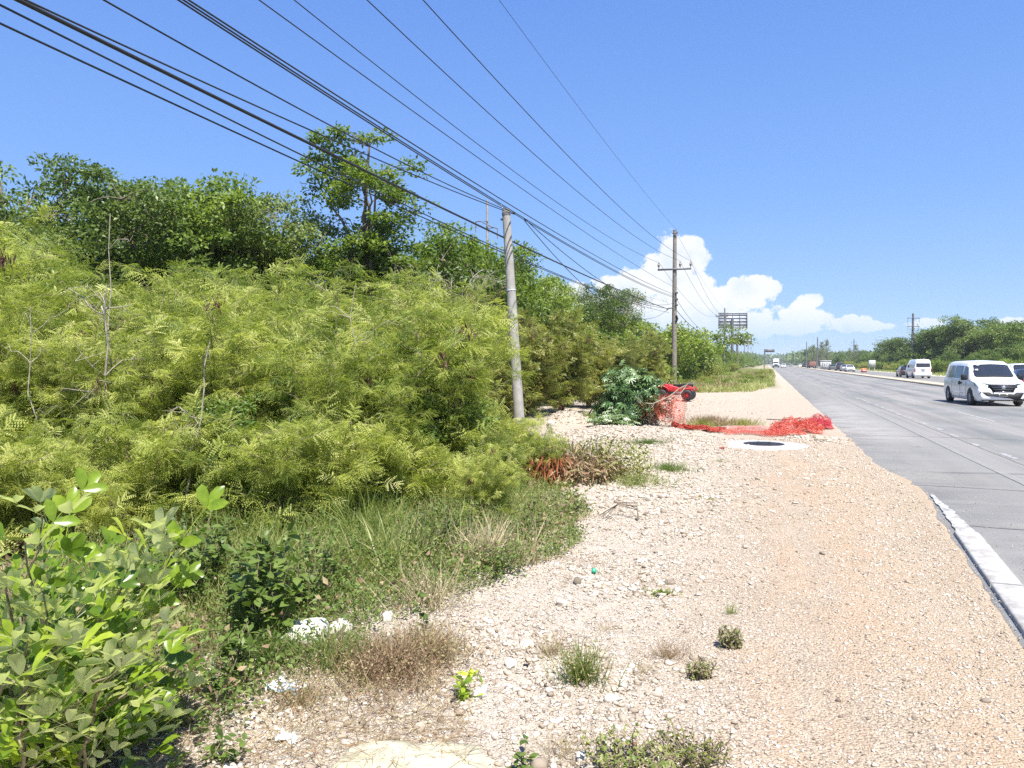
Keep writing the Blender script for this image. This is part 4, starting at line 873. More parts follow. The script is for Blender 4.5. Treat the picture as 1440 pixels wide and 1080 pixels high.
herb(740, 1078, .12, .1, 5, 'tiny plant at the bottom edge of the view', .05, 14)
herb(215, 1010, .3, .25, 14, 'feathery green seedling under the broad-leaved shrub', .07, 15, M_feather, None, BIP1[0])
herb(290, 1075, .12, .2, 12, 'pale green creeping weed in the lower left rubble', .06, 16, M_herb)
herb(250, 850, .7, .35, 26, 'dark leafy weed behind the right of the broad-leaved shrub', .09, 18)
herb(300, 820, .6, .35, 26, 'leafy weed behind the upper right sprays of the broad-leaved shrub', .08, 19)
herb(1027, 908, .13, .075, 60, 'small dark green cushion of weed nearest the wheel track', .020, 21, M_grass, group=None)
herb(985, 945, .09, .10, 60, 'low grey-green weed right of the purplish one', .018, 22, M_grass, group=None)
herb(885, 1090, .14, .24, 70, 'leafy weed patch at the bottom edge, the greener left one', .030, 23, M_grass, group=None)
herb(975, 1070, .12, .20, 60, 'dull weed patch at the bottom edge, right of the leafy one', .022, 24, M_olive, group=None)
# russet brush heap beside the gravel, and greener shrub over it
P0 = gnd(805, 672); r = np.random.default_rng(9); b = MB(); n = 2600; a = r.uniform(0, 6.28, n); q = .95*np.sqrt(r.random(n)); pp = np.stack([P0[0]-.15+q*np.cos(a), P0[1]+q*np.sin(a)*.8, r.random(n)*.50*(1-.4*q)], 1); b.inst(*NARROW, pp, frames(rdir(n, r)+[0, 0, -.3], rdir(n, r)), .24*r.uniform(.4, 1.2, n)*1., r.random(n))
bh = MB(); n = 900; a = r.uniform(0, 6.28, n); q = .4*np.sqrt(r.random(n)); pp = np.stack([P0[0]-.25+q*np.cos(a), P0[1]-.45+q*np.sin(a), .1+r.random(n)*.35], 1); bh.inst(*NARROW, pp, frames(rdir(n, r)*.5+[0, 0, -1], rdir(n, r)), .22*r.uniform(.5, 1.2, n), r.random(n))
tk = MB()
for k in range(60): a = r.uniform(0, 6.28); t = np.array([P0[0]+math.cos(a)*r.uniform(.3, 1.0), P0[1]+math.sin(a)*r.uniform(.3, .8), r.uniform(.2, .75)]); tk.tube(line3(np.array([P0[0]+r.normal()*.2, P0[1]+r.normal()*.2, 0]), t, .1, .04, 5, r), .006, 4, cap=False)
o = tk.obj('brush_heap', M_barkl); tag(o, 'heap of cut brush with russet dead leaves right of the leaning pole', 'brush heap'); b.obj('dry_leaves', M_dry, o); bh.obj('dead_fronds', M_russet, o)
ct = MB(); n = 2600; a = r.uniform(0, 6.28, n); q = .75*np.sqrt(r.random(n)); pp = np.stack([P0[0]+.45+q*np.cos(a), P0[1]+.35+q*np.sin(a), r.random(n)*.7*(1-.5*q)], 1); ct.inst(*LEAF_LO, pp, frames(rdir(n, r), rdir(n, r)), .05*r.uniform(.5, 1.3, n), r.random(n)); ct.obj('green_leaves', M_olive, o)
# pale lobed-leaf shrub next to the netting
r = np.random.default_rng(71); st = MB(); fo = MB(); P = []; D = []
for k in range(130):
    a = r.uniform(0, 6.28); q = math.sqrt(r.random()); z = 1.80*(1-.35*q*q)*r.uniform(.35, 1); t = np.array([q*.85*math.cos(a), q*.60*math.sin(a), z*(.85+.3*math.sin(a*3+1))]); ql = line3(np.array([t[0]*.15, t[1]*.15, 0]), t, .08, .03, 5, r); st.tube(ql, np.linspace(.014, .005, 5), 4, cap=False)
    n = 7; pp = ql[-1]+r.normal(size=(n, 3))*.10; P.append(pp); D.append(rdir(n, r)*[1, 1, .5]+[0, 0, -.2])
P = np.concatenate(P); D = np.concatenate(D); k = len(P); fo.inst(*PALM, P, frames(D, norm(P*[1, 1, .6]-[0, 0, .5])*1.2+np.array([0, 0, .7])+rdir(k, r)*.6), .33*r.uniform(.6, 1.15, k), np.clip(-.1+.9*sst(.9, 1.75, P[:, 2])*r.random(k)**.6+.35*r.random(k), 0, 1))  # leaves coloured paler towards the top, imitating light from above
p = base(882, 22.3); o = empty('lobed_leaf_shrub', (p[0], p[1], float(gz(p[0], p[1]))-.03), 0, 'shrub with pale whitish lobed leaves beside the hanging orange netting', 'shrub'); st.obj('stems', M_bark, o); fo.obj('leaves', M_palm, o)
r = np.random.default_rng(72); st = MB(); fo = MB(); n = 150; a = r.uniform(0, 6.28, n); q = np.sqrt(r.random(n)); pp = np.stack([q*.62*np.cos(a), q*.4*np.sin(a), .48*(1-.5*q*q)*r.uniform(.4, 1, n)], 1)
for t in pp[:30]: st.tube([(t[0]*.2, t[1]*.2, 0), t], .006, 4, cap=False)
fo.inst(*PALM, pp, frames(rdir(n, r)*[1, 1, .3], np.array([0, 0, 1.])+rdir(n, r)*.3), .26*r.uniform(.7, 1.1, n), r.random(n)); p = base(862, 21.0); o2 = empty('low_lobed_leaf_shrub', (p[0], p[1], float(gz(p[0], p[1]))), 0, 'low bluish-green lobed-leaf plant at the left foot of the pale shrub', 'shrub'); st.obj('stems', M_bark, o2); fo.obj('leaves', M_palm, o2)
# tangle of twigs carrying the netting
r = np.random.default_rng(73); P0 = base(918, 21.8); b = MB(); c = MB()
for k in range(45): a = r.uniform(0, 6.28); t = P0+np.array([math.cos(a)*r.uniform(.2, .75), math.sin(a)*r.uniform(.2, .5), r.uniform(.3, .95)]); b.tube(line3(P0+r.normal(size=3)*.12*[1, 1, 0], t, .12, .05, 6, r), .008, 4, cap=False)
n = 1300; pp = P0+rdir(n, r)*np.array([.72, .5, .45])*r.random((n, 1))**.5+[0, 0, .48]; c.inst(*LEAF_LO, pp, frames(rdir(n, r), rdir(n, r)), .07*r.uniform(.5, 1.3, n), r.random(n)); o = b.obj('twig_tangle', M_barkl); tag(o, 'tangle of brown twigs under the netting beside the pale lobed-leaf shrub', 'brush'); c.obj('dry_leaves', M_russet, o)
# bare whitish sapling standing in the thicket and dry branches
def sticks(px, py0, py1, D, label, seed, n=7, rad=.022, sprd=.5, lean=0, name='bare_sapling'):
    r = np.random.default_rng(seed); b = MB(); t = MB(); p0 = atD(px, py0, D); p0 = np.array([p0[0], p0[1], float(gz(p0[0], p0[1]))-.05]); p1 = atD(px+lean, py1, D); q = line3(p0, p1, 0, .03, 9, r); b.tube(q, np.linspace(rad, rad*.25, 9), 6)
    for k in range(n):
        i = r.integers(3, 8); a = r.uniform(0, 6.28); e = q[i]+np.array([math.cos(a), math.sin(a), r.uniform(.2, 1.0)])*sprd*r.uniform(.5, 1.4); l = line3(q[i], e, .05, .03, 6, r); t.tube(l, np.linspace(rad*.4, rad*.12, 6), 4, cap=False)
        for j in range(3): e2 = l[3]+rdir(1, r)[0]*sprd*.5; t.tube([l[2+j], e2], [rad*.15, rad*.08], 3, cap=False)
    o = b.obj(name, M_barkl); tag(o, label, 'sapling', 'bare saplings in the thicket'); t.obj('twigs', M_barkl, o)
sticks(150, 740, 400, 8.9, 'bare whitish sapling with a forked top in the left of the thicket', 1, 12, .026)
sticks(155, 740, 300, 9.6, 'tall thin-stemmed sapling rising above the left of the thicket', 2, 8, .016)
sticks(42, 740, 430, 8.6, 'thin dark sapling near the left edge', 3, 6, .012)
sticks(255, 620, 480, 8.3, 'pale dead branch slanting right from the whitish sapling', 4, 7, .018, .35, 40)
sticks(500, 720, 400, 9.7, 'sapling hung with brown pods below the tall tree', 7, 8, .014)

# ------------------------------------------------------------------ orange safety netting
M_net = leafmat('safety_net_plastic', [(.42, .05, .04), (.58, .10, .075), (.74, .28, .20)], trans=.25, rough=.4)
M_pink = leafmat('faded_net_plastic', [(.45, .04, .06), (.62, .07, .10), (.75, .25, .24)], trans=.2, rough=.5)
def net(b, S, w):
    nu, nv, _ = S.shape
    for (Aa, Bb, Cc) in ((S[:-1, :-1], S[1:, :-1], S[:-1, 1:]), (S[:-1, :-1], S[:-1, 1:], S[1:, :-1])):
        Aa = Aa.reshape(-1, 3); Bb = Bb.reshape(-1, 3); pd_ = norm(Cc.reshape(-1, 3)-Aa)*w; k = len(Aa)
        V = np.stack([Aa-pd_*.5, Bb-pd_*.5, Bb+pd_*.5, Aa+pd_*.5], 1).reshape(-1, 3); b.add(V, np.arange(4*k).reshape(-1, 4), np.repeat(rng.random(k), 4))
nb = MB()
A0 = atD(942, 556, 21.2); A1 = atD(962, 540, 21.2); B0 = gnd(941, 603); B1 = gnd(968, 605)
u = np.linspace(0, 1, 17); v = np.linspace(0, 1, 26); U, Vv = np.meshgrid(u, v)
S = (A0*(1-U[..., None])+A1*U[..., None])*(1-Vv[..., None])+(B0*(1-U[..., None])+B1*U[..., None])*Vv[..., None]
S[..., 1] += .12*np.sin(U*9+Vv*3)+.06*np.sin(Vv*7); S[..., 0] += .05*np.sin(Vv*9+U*4); net(nb, S, .015)
# second crumpled lap thrown over the twigs on the left
A0 = atD(922, 562, 21.6); A1 = atD(948, 552, 21.3); B0 = atD(918, 585, 21.4); B1 = atD(946, 600, 21.2); u = np.linspace(0, 1, 14); v = np.linspace(0, 1, 16); U, Vv = np.meshgrid(u, v)
S = (A0*(1-U[..., None])+A1*U[..., None])*(1-Vv[..., None])+(B0*(1-U[..., None])+B1*U[..., None])*Vv[..., None]; S = S+.07*np.stack([np.sin(Vv*14+U*5), np.cos(U*11), np.sin(U*12+Vv*9)], 2); net(nb, S, .014)
# ground run
path = np.array([gnd(945, 602), gnd(975, 608), gnd(1000, 609), gnd(1030, 604), gnd(1065, 606), gnd(1095, 610), gnd(1125, 606), gnd(1165, 602)])
t = np.linspace(0, 7, 130); pc = np.stack([np.interp(t, range(8), path[:, i]) for i in range(3)], 1); wid = np.interp(t, [0, 1, 2, 3, 4, 5, 6, 7], [.25, .3, .6, 2.0, 2.6, 2.2, 1.0, .6])
v = np.linspace(-.5, .5, 40); S = pc[:, None]+(v[None, :, None]*wid[:, None, None])*np.array([.12, 1, 0.]); S[..., 0] += .10*np.sin(v*8)[None]*np.sin(t*5)[:, None]
S[..., 2] = gz(S[..., 0], S[..., 1])+.03+.16*np.abs(fbm(t[:, None]*3.1+v*2, v[None]*4+t[:, None]*.3, 3, 9)-.35)*np.interp(t, [0, 2, 3, 5, 7], [1.3, 1.0, .35, .7, 1.4])[:, None]; net(nb, S, .013)
for k in range(3):
    S2 = S[:48]+0; S2[..., 2] += .02+.05*rng.random(S2.shape[:2]); S2[..., 1] = S2[..., 1]*.85+pc[:48, None, 1]*.15+.03*k; net(nb, S2, .013)
def heap(b, px, py, rx, ry, h, seed, w=.014, n=70, m_=44, lay=3):
    P0 = gnd(px, py)
    for l in range(lay):
        U, Vv = np.meshgrid(np.linspace(-1, 1, n), np.linspace(-1, 1, m_), indexing='ij'); q = np.clip(1-(U**2+Vv**2)*.75, 0, 1)
        X = P0[0]+rx*(U+.35*(fbm(U*4+seed, Vv*4+l, 3, seed)-.5)*2*.6); Y = P0[1]+ry*(Vv+.6*(fbm(U*4+7, Vv*4+l*3, 3, seed+1)-.5)*1.2)
        Z = gz(X, Y)+.02+h*q**.6*(.35+.9*fbm(U*5, Vv*5+l*9, 3, seed+2))*(.55+.25*l)+.03*rng.random(U.shape); net(b, np.stack([X, Y, Z], 2), w)
heap(nb, 1120, 607, .62, .40, .36, 3, .011, 34, 26); heap(nb, 1104, 611, .50, .32, .18, 5, .010, 30, 22, 2); heap(nb, 1060, 611, .75, .32, .10, 15, .009, 36, 18, 1)
heap(nb, 985, 607, .50, .16, .14, 8, .010, n=30, m_=14, lay=2)
o = nb.obj('safety_net', M_net); tag(o, 'torn orange-red safety netting hanging from a stick and trailing across the gravel', 'safety netting')
nb2 = MB(); heap(nb2, 1150, 602, .38, .32, .36, 6, w=.010, n=30, m_=22); nb2.obj('faded_end', M_pink, o)
P0_n = gnd(936, 602); b = MB(); a_ = atD(918, 568, 21.3); c_ = atD(966, 541, 21.1); e_ = atD(972, 536, 21.0); m1 = (a_+c_)/2+[.02, 0, -.05]; b.tube([a_+[-.2, 0, .02], a_, m1, (m1+c_)/2+[0, 0, .04], c_, e_], [.012, .022, .024, .02, .018, .010], 6); b.tube([P0_n, (P0_n+c_)/2+[-.10, 0, .04], c_], [.02, .018, .014], 6)
tag(b.obj('branch_prop', M_barkl), 'crooked bare branch propping up the hanging netting', 'branch')
b = MB(); b.tube([gnd(1078, 594)+[0, 0, .10], gnd(1098, 595)+[0, 0, .10], gnd(1125, 599)+[0, 0, .22]], .02, 6); tag(b.obj('fallen_stick', M_wood), 'straight stick lying half under the right end of the netting', 'stick')
b = MB(); r = np.random.default_rng(3); P0 = gnd(843, 728)
for k in range(3): q = np.array([P0+[.05*k, -.05*k, .03], P0+[.20, .06+.05*k, .16], P0+[.42, .10, .10+.04*k], P0+[.46, -.04*k, .02]]); b.tube(q, .007, 5)
tag(b.obj('curved_twig', M_bark), 'dark curved twig arching off the weeds onto the gravel', 'twig')
# manhole
P0 = gnd(1074, 625.5)
b = MB(); n = 64; th = np.linspace(0, 2*math.pi, n, endpoint=False); wob = 1+.06*np.sin(th*3+1)+.03*np.sin(th*7)
for k, (s_, z) in enumerate(((1.10, -.08), (1.04, .02), (.97, .045), (.46, .055))): b.V.append(np.stack([wob**(1 if k < 3 else 0)*s_*.84*np.cos(th), (wob if k < 3 else 1)*s_*.90*np.sin(th), th*0+z*.6], 1).astype(np.float32)); b.A.append(np.full(n, .5, np.float32))
for k in range(3): b.F.append(np.array([(k*n+i, k*n+(i+1) % n, (k+1)*n+(i+1) % n, (k+1)*n+i) for i in range(n)])); b.M.append(0)
mh = empty('manhole', (P0[0], P0[1], float(gz(P0[0], P0[1]))-.012), 0, 'round black manhole cover set in a white concrete collar', 'manhole')
b.obj('concrete_collar', plain('white_concrete', (.44, .425, .39), .9, var=.22, scale=6, bmp=.4), mh)
b = MB(); b.lathe([(.001, .042), (.30, .042), (.31, .034), (.34, .034), (.35, .042), (.43, .042), (.44, .03), (.452, .03), (.452, -.05)], 56)
for k in range(10):
    a = k*math.pi/10; b.box((.15*math.cos(k*.63), .15*math.sin(k*.63), .045), (.09, .02, .008), a)
    b.box((.39*math.cos(k*.63), .39*math.sin(k*.63), .045), (.05, .02, .008), a)
b.obj('cover', M_black, mh)
# litter
def rag(name, px, py, w, h, mat, label, cat, seed):
    P0 = gnd(px, py); U, Vv = np.meshgrid(np.linspace(-1, 1, 24), np.linspace(-1, 1, 14), indexing='ij'); X = U*w/2*(1+.3*(fbm(U*2+seed, Vv*2, 3, seed)-.5)); Y = Vv*w*.3*(1+.7*(fbm(U*3, Vv*2+seed, 3, seed)-.5)); Z = .006+h*fbm(U*3+seed, Vv*3, 3, seed+2)
    b = MB(); i, j = np.meshgrid(np.arange(13), np.arange(23)); q = (j*14+i).ravel(); b.add(np.stack([X, Y, Z], 2).reshape(-1, 3), np.stack([q, q+1, q+15, q+14], 1), fbm(U*2, Vv*3, 3, 4).ravel()); o = b.obj(name, mat); o.location = (P0[0], P0[1], float(gz(P0[0], P0[1]))); tag(o, label, cat); return o
m, nt, N, L, bs, out = newmat('printed_wrapper'); L.new(ramp(nt, noise(nt, 16, 2, objco(nt)), [(.35, (.75, .76, .78)), (.48, (.68, .72, .76)), (.55, (.12, .38, .60)), (.7, (.08, .25, .45))]), bs.inputs['Base Color']); bs.inputs['Roughness'].default_value = .35
rag('plastic_wrapper', 402, 968, .20, .07, m, 'crumpled blue and white plastic wrapper left of the brown weeds', 'litter', 3)
rag('plastic_scrap', 405, 1040, .12, .03, plain('pale_blue_plastic', (.6, .66, .7), .4), 'torn pale plastic scrap below the blue and white wrapper', 'litter', 6)
rag('red_leaf', 888, 1056, .05, .03, plain('dark_red_leaf', (.28, .03, .035), .5), 'curled dark red leaf at the bottom edge of the view', 'leaf', 7)
rag('dark_scrap', 740, 937, .035, .03, M_plastic, 'small black scrap beside the low white rock', 'litter', 8)
rag('red_scrap', 1015, 632, .10, .07, plain('maroon_rag', (.25, .03, .03), .7), 'small dark red scrap left of the manhole slab', 'litter', 9)
P0 = gnd(835, 801); b = MB(); b.lathe([(.001, .03), (.018, .03), (.021, .027), (.022, .0), (.019, .0), (.019, .02), (.001, .022)], 20); o = b.obj('bottle_cap', plain('green_plastic', (.01, .36, .18), .35)); o.location = (P0[0], P0[1], float(gz(P0[0], P0[1]))+.012); o.rotation_euler = (.9, .5, 0); tag(o, 'green plastic bottle cap lying in the gravel beside the grass', 'bottle cap')
P0 = gnd(812, 822); b = MB(); b.lathe([(.001, .03), (.03, .03), (.034, .02), (.03, 0)], 14); o = b.obj('rusty_lid', M_bark); o.location = (P0[0], P0[1], float(gz(P0[0], P0[1]))+.01); o.rotation_euler = (.7, .2, 0); tag(o, 'small dark round lid below the green bottle cap', 'litter')

# ------------------------------------------------------------------ poles
def plocal(root, name, fn, mat, smooth=False):
    b = MB(); fn(b); return b.obj(name, mat, root, smooth)
# leaning octagonal concrete pole nearest the camera
q0 = base(731.5, 20.); t1 = atD(711.5, 294, 20.); HPc = t1[2]
pr = empty('concrete_pole', (q0[0], q0[1], float(gz(q0[0], q0[1]))-.05), 0, 'leaning octagonal concrete telephone pole at the right end of the thicket', 'utility pole')
tl = t1-np.array([q0[0], q0[1], gz(q0[0], q0[1])-.05])
b = MB(); b.tube([(0, 0, 0), tl*.5, tl], [.152, .132, .110], 8, a=.5); b.obj('shaft', M_conc, pr)
b = MB(); b.tube([tl*.972, tl*.984], .117, 12, a=.5); b.box(tl*.955+np.array([-.10, -.03, 0]), (.10, .05, .05)); b.obj('cable_clamp', M_steel, pr)
b = MB(); b.tube([tl*.64, tl*.645], .134, 12, a=.5); b.obj('band', M_galv, pr)
b = MB(); b.tube([tl+np.array([-.05, 0, -.05]), tl+np.array([-.16, 0, .16])], .010, 5); b.obj('hook', M_galv, pr)
# tall crossarm pole
PX2 = base(948, 52.); t2 = atD(947.5, 323, 52.); z2 = t2[2]
def crosspole(name, px, D, ytop, label, arm=2.15, rad=.19, mats=None, full=True, group=None, z0=0):
    P0 = base(px, D); H = CH+(HORZ-ytop)*D/F
    o = empty(name, (P0[0], P0[1], z0), 0, label, 'utility pole', group); m_ = mats or M_wood
    b = MB(); b.tube([(0, 0, -.1), (0, 0, H*.5), (0, 0, H)], [rad, rad*.85, rad*.62], 10, a=.5); b.obj('shaft', m_, o, True)
    return o, P0, H
g1 = 'wooden power poles left of the highway'
tp, P2, H2 = crosspole('power_pole', 948, 52., 323, 'tall power pole with one crossarm and three insulators behind the red quad bike', z0=float(gz(PX2[0], PX2[1])))
za = CH+(HORZ-378)*52./F
b = MB(); b.box((0, -.16, za), (2.25, .10, .12)); b.obj('crossarm', M_steel, tp)
for dx in (-1.06, .38, 1.08):
    b = MB(); b.lathe([(.02, 0), (.02, .10), (.07, .12), (.075, .17), (.05, .2), (.085, .22), (.085, .28), (.05, .31), (.045, .37), (.03, .45), (0.001, .47)], 12, c=(dx, -.16, za+.06)); b.obj('insulator', M_porc, tp, True)
b = MB(); b.box((0, -.2, H2-.25), (.3, .06, .06)); b.lathe([(.03, -.05), (.05, 0), (.03, .06)], 10, c=(.18, -.2, H2-.22)); b.obj('top_bracket', M_steel, tp)
for k, z in enumerate((CH+(HORZ-420)*52/F, CH+(HORZ-411)*52/F, CH+(HORZ-428)*52/F)):
    b = MB(); b.box((.14, -.14, z), (.14, .12, .10)); b.lathe([(.05, -.06), (.07, 0), (.05, .06)], 10, c=(.2, -.2, z)); b.obj('spool', M_steel, tp)
z = CH+(HORZ-433)*52/F; b = MB(); b.tube([(-.10, -.12, z+.05), (-.38, -.2, z+.02), (-.50, -.2, z-.10)], .05, 6); b.obj('cable_bracket', M_steel, tp)
z = CH+(HORZ-447)*52/F; b = MB(); b.tube([(.12, -.12, z-.25), (.22, -.16, z), (.14, -.12, z+.22)], .07, 7); b.obj('splice_box', M_plastic, tp)
# distant pole whose crossarm rises over the trees
po, Pq, Hq = crosspole('power_pole', 685.5, 66., 283, 'slim power pole with bent crossarm showing above the trees left of the leaning pole', rad=.16, mats=M_conc)
zz = CH+(HORZ-317)*66/F
b = MB(); b.tube([(-1.0, -.3, zz+.25), (-.55, -.2, zz+.3), (0, -.2, zz), (.55, -.2, zz-.28), (1.0, -.1, zz-.4)], .055, 6); b.tube([(-.3, -.15, zz+.28), (.15, -.15, zz+.28)], .03, 5); b.tube([(0, -.15, zz-.35), (.6, -.15, zz-.35)], .03, 5); b.obj('crossarm', M_steel, po)
for x_, z_ in ((-1.0, zz+.25), (1.0, zz-.4)): b = MB(); b.tube([(x_, -.2, z_), (x_, -.2, z_-.9)], .04, 6); b.obj('insulator', M_porc, po)
# further poles on the left
def farpole(px, D, yt, label, arm=2.2, rad=.17, mat=None, name='power_pole', group='power poles receding left of the highway'):
    o, P0, H = crosspole(name, px, D, yt, label, rad=rad, mats=mat or M_wood, group=group)
    if arm:
        b = MB(); za_ = H*.87; b.box((-.45, -.14, za_), (arm, .10, .12)); b.obj('crossarm', M_steel, o)
        for dx in (-1.5, -.2, .55): b = MB(); b.lathe([(.05, 0), (.08, .15), (.08, .25), (.03, .4)], 8, c=(dx, -.14, za_+.06)); b.obj('insulator', M_porc, o)
    return P0, H
pc1 = farpole(994.5, 92., 464.5, 'short grey pole between the tall crossarm pole and the big billboard', 0, .15, M_conc, 'telephone_pole', None)
pp1 = farpole(1018.6, 138., 433.5, 'dark pole crossing the left side of the bigger billboard', 2.2, .19)
pp2 = farpole(1037.5, 215., 463, 'dark pole right of the bigger billboard mast')
pp3 = farpole(1046.7, 290., 474, 'slim pole standing before the smaller billboard')
pp4 = farpole(1051.8, 365., 481, 'slim pole at the right end of the smaller billboard')
pp5 = farpole(1056, 440., 486, 'farthest pole right of the smaller billboard')
# right-hand poles
def rpole(px, D, yt, label, arms, rad=.2, group='poles beyond the far carriageway'):
    P0 = base(px, D); H = CH+(HORZ-yt)*D/F; o = empty('transmission_pole', (P0[0], P0[1], 0), YAW, label, 'utility pole', group)
    b = MB(); b.tube([(0, 0, -.1), (0, 0, H)], [rad*1.25, rad*.7], 10); b.obj('shaft', M_steel, o)
    for (yy, w) in arms:
        z = CH+(HORZ-yy)*D/F; b = MB(); b.box((0, -.2, z), (w, .12, .12)); b.obj('crossarm', M_steel, o)
        for sd in (-1, 1): b = MB(); b.tube([(sd*w*.47, -.2, z), (sd*w*.47, -.2, z-.9)], .035, 6); b.obj('insulator', M_porc, o)
rpole(1283, 150, 441, 'dark pole with two crossarms in front of the right wood', ((447.5, 2.4), (459, 2.3)), .26)
rpole(1200.5, 300, 477, 'far pole with two short crossarms among wispy casuarinas', ((481, 2.2), (486, 2.6)), .2)
rpole(1149.3, 290, 474.5, 'tall slim pole beside the leftmost casuarina', (), .25)
rpole(1134, 350, 480.5, 'slim pole left of the rounded tree at the road end', (), .22)
rpole(1101.5, 450, 497, 'tiny pole just right of the white lorry', (), .2)
rpole(1106.5, 450, 495, 'tiny second pole right of the white lorry', (), .2)
def lamp(px, D, yt, label, arm=-1):
    P0 = base(px, D); H = CH+(HORZ-yt)*D/F; o = empty('street_lamp', (P0[0], P0[1], 0), YAW, label, 'street lamp', 'street lamps at the far end of the highway')
    b = MB(); b.tube([(0, 0, 0), (0, 0, H*.9), (arm*.4, 0, H), (arm*2.2, 0, H+.15)], [.12, .08, .07, .06], 8); b.obj('post', M_galv, o)
    b = MB(); b.box((arm*2.5, 0, H+.15), (.9, .3, .14)); b.obj('lamp_head', M_galv, o)
lamp(1117.3, 330, 487, 'nearest street lamp at the far end, its arm pointing left')
lamp(1112, 400, 490.5, 'second street lamp, behind the nearest one')
lamp(1125, 400, 486, 'street lamp right of the nearest one', 1)
lamp(1108, 470, 494, 'farthest street lamp, left of the others')

# billboards seen from behind
def billboard(px0, px1, y0, y1, D, postx, label, ribs=5, rz=0):
    c = atD((px0+px1)/2, (y0+y1)/2, D); W = (px1-px0)*D/F; Hh = (y1-y0)*D/F; o = empty('billboard', (c[0], c[1], 0), YAW+rz, label, 'billboard', 'roadside billboards seen from behind')
    xm = (postx-(px0+px1)/2)*D/F
    b = MB(); b.box((0, .35, c[2]), (W, .06, Hh), a=.5); b.obj('panel', plain('billboard_sheet', (.50, .52, .56), .6, .2, var=.1, scale=1.2), o)
    b = MB()
    for k in range(ribs): b.box((0, .15, c[2]-Hh/2+Hh*(k+.5)/ribs), (W, .12, .20))
    b.box((0, .13, c[2]+Hh/2), (W+.1, .25, .18)); b.box((0, .13, c[2]-Hh/2), (W+.1, .25, .22)); b.obj('back_rails', M_galv, o)
    b = MB()
    for sd in (-1, 1): b.box((sd*W/2, .05, c[2]), (.22, .3, Hh+.1))
    for k in range(1, 4): b.box((-W/2+W*k/4, .0, c[2]), (.14, .16, Hh*.94))
    b.obj('frame', M_steel, o)
    b = MB(); b.box((-W*.28, -.9, c[2]-Hh*.40), (W*.42, .7, .12)); b.box((-W*.28, -1.2, c[2]-Hh*.40+.5), (W*.42, .06, .06))
    for k in range(4): b.box((-W*.48+W*.13*k, -1.2, c[2]-Hh*.40+.25), (.06, .06, .55))
    b.obj('catwalk', M_steel, o)
    b = MB(); b.tube([(xm, -.3, 0), (xm, -.3, c[2]+Hh*.1)], .42 if D < 300 else .35, 14); b.obj('mast', M_steel, o)
billboard(1011, 1050.5, 439.8, 462, 235, 1029.5, 'larger and nearer billboard on a thick dark mast, seen from behind')
billboard(1031.5, 1057, 470, 484.5, 390, 1036, 'smaller and farther billboard below the larger one', 4)
c_ = base(1074.8, 250); H = CH+(HORZ-491)*250/F; o = empty('gantry_sign', (c_[0], c_[1], 0), YAW, 'dark cantilever road sign over the highway left of the white lorry', 'road sign')
b = MB(); b.tube([(0, 0, 0), (0, 0, H)], .16, 8); b.tube([(0, 0, H-.3), (3.3, 0, H-.3)], .10, 6); b.tube([(0, 0, H-.8), (3.3, 0, H-.8)], .08, 6); b.obj('post', M_steel, o); b = MB(); b.box((1.75, -.15, H-.5), (3.1, .06, 1.0)); b.obj('sign_panel', M_steel, o)
P0 = base(1226.5, 170); o = empty('road_sign', (P0[0], P0[1], 0), YAW, 'small grey road sign at the foot of the right wood', 'road sign'); b = MB()
for x_ in (-.6, .6): b.tube([(x_, .1, 0), (x_, .1, 1.9)], .05, 6)
b.obj('posts', M_galv, o); b = MB(); b.box((0, 0, 1.75), (1.5, .05, 1.5)); b.obj('sign_panel', plain('sign_back', (.40, .44, .42), .6), o)
M_csil0 = plain('weathered_white', (.45, .46, .46), .8, var=.3)
# white sign wall and low buildings at the far right verge
P0 = base(1161, 215); o = empty('sign_wall', (P0[0], P0[1], 0), YAW, 'white low sign wall with dark lettering under the casuarinas', 'wall'); b = MB(); b.box((0, 0, 1.2), (3.0, .3, 2.4)); b.box((0, 0, 2.5), (3.2, .5, .25)); b.obj('wall', M_csil0, o)
b = MB()
for k in range(4): b.box((-.9+k*.6, -.17, 1.5), (.14, .02, .9), 0); b.box((-.9+k*.6+.15, -.17, 1.9-.3*(k % 2)), (.3, .02, .14))
b.obj('lettering', M_black, o)

# ------------------------------------------------------------------ overhead cables
pX1 = q0[0]; pX2 = PX2[0]; Y2 = PX2[1]; Y1 = q0[1]
def zat(px, py, Y, X):   # height of the sight line through the pixel where it crosses row Y
    d = ray(px, py); return CH+d[2]*Y/d[1]
def wire(pts, X0, r, label, end=None, X1=None, name='power_cable', Yend=None, ext=9., mat=None, deg=2):
    """pts: traced pixels; the cable hangs in the vertical plane X = X0 (.. X1 at its far end)"""
    X1 = X0 if X1 is None else X1; Ys = []; Zs = []
    for px, py in pts:
        Y = 12.
        for _ in range(12):
            X = X0+(X1-X0)*np.clip(Y/Y2, 0, 1); p_ = atX(px, py, X); Y = p_[1]
        Ys.append(p_[1]); Zs.append(p_[2])
    w = np.ones(len(Ys))
    if end: Ys.append(end[0]); Zs.append(end[1]); w = np.append(w, 6)
    cf = np.polyfit(Ys, Zs, min(deg, len(Ys)-1), w=w); y0 = min(Ys)-ext; yy = np.linspace(y0, max(Ys) if Yend is None else Yend, 70); zz = np.polyval(cf, yy); xx = X0+(X1-X0)*np.clip(yy/Y2, -1, 1)
    b = MB(); b.tube(np.stack([xx, yy, zz], 1), r, 6, a=.5); o = b.obj(name, mat or M_black); return tag(o, label, 'cable', 'cables strung along the roadside poles')
zi = CH+(HORZ-369)*52/F
wire([(0, 33), (200, 123), (430, 235), (600, 307)], pX1-.55, .011, 'lowest thin cable crossing the upper left corner', end=(Y2, zat(940, 439.5, Y2, 0)), X1=pX2-.35)
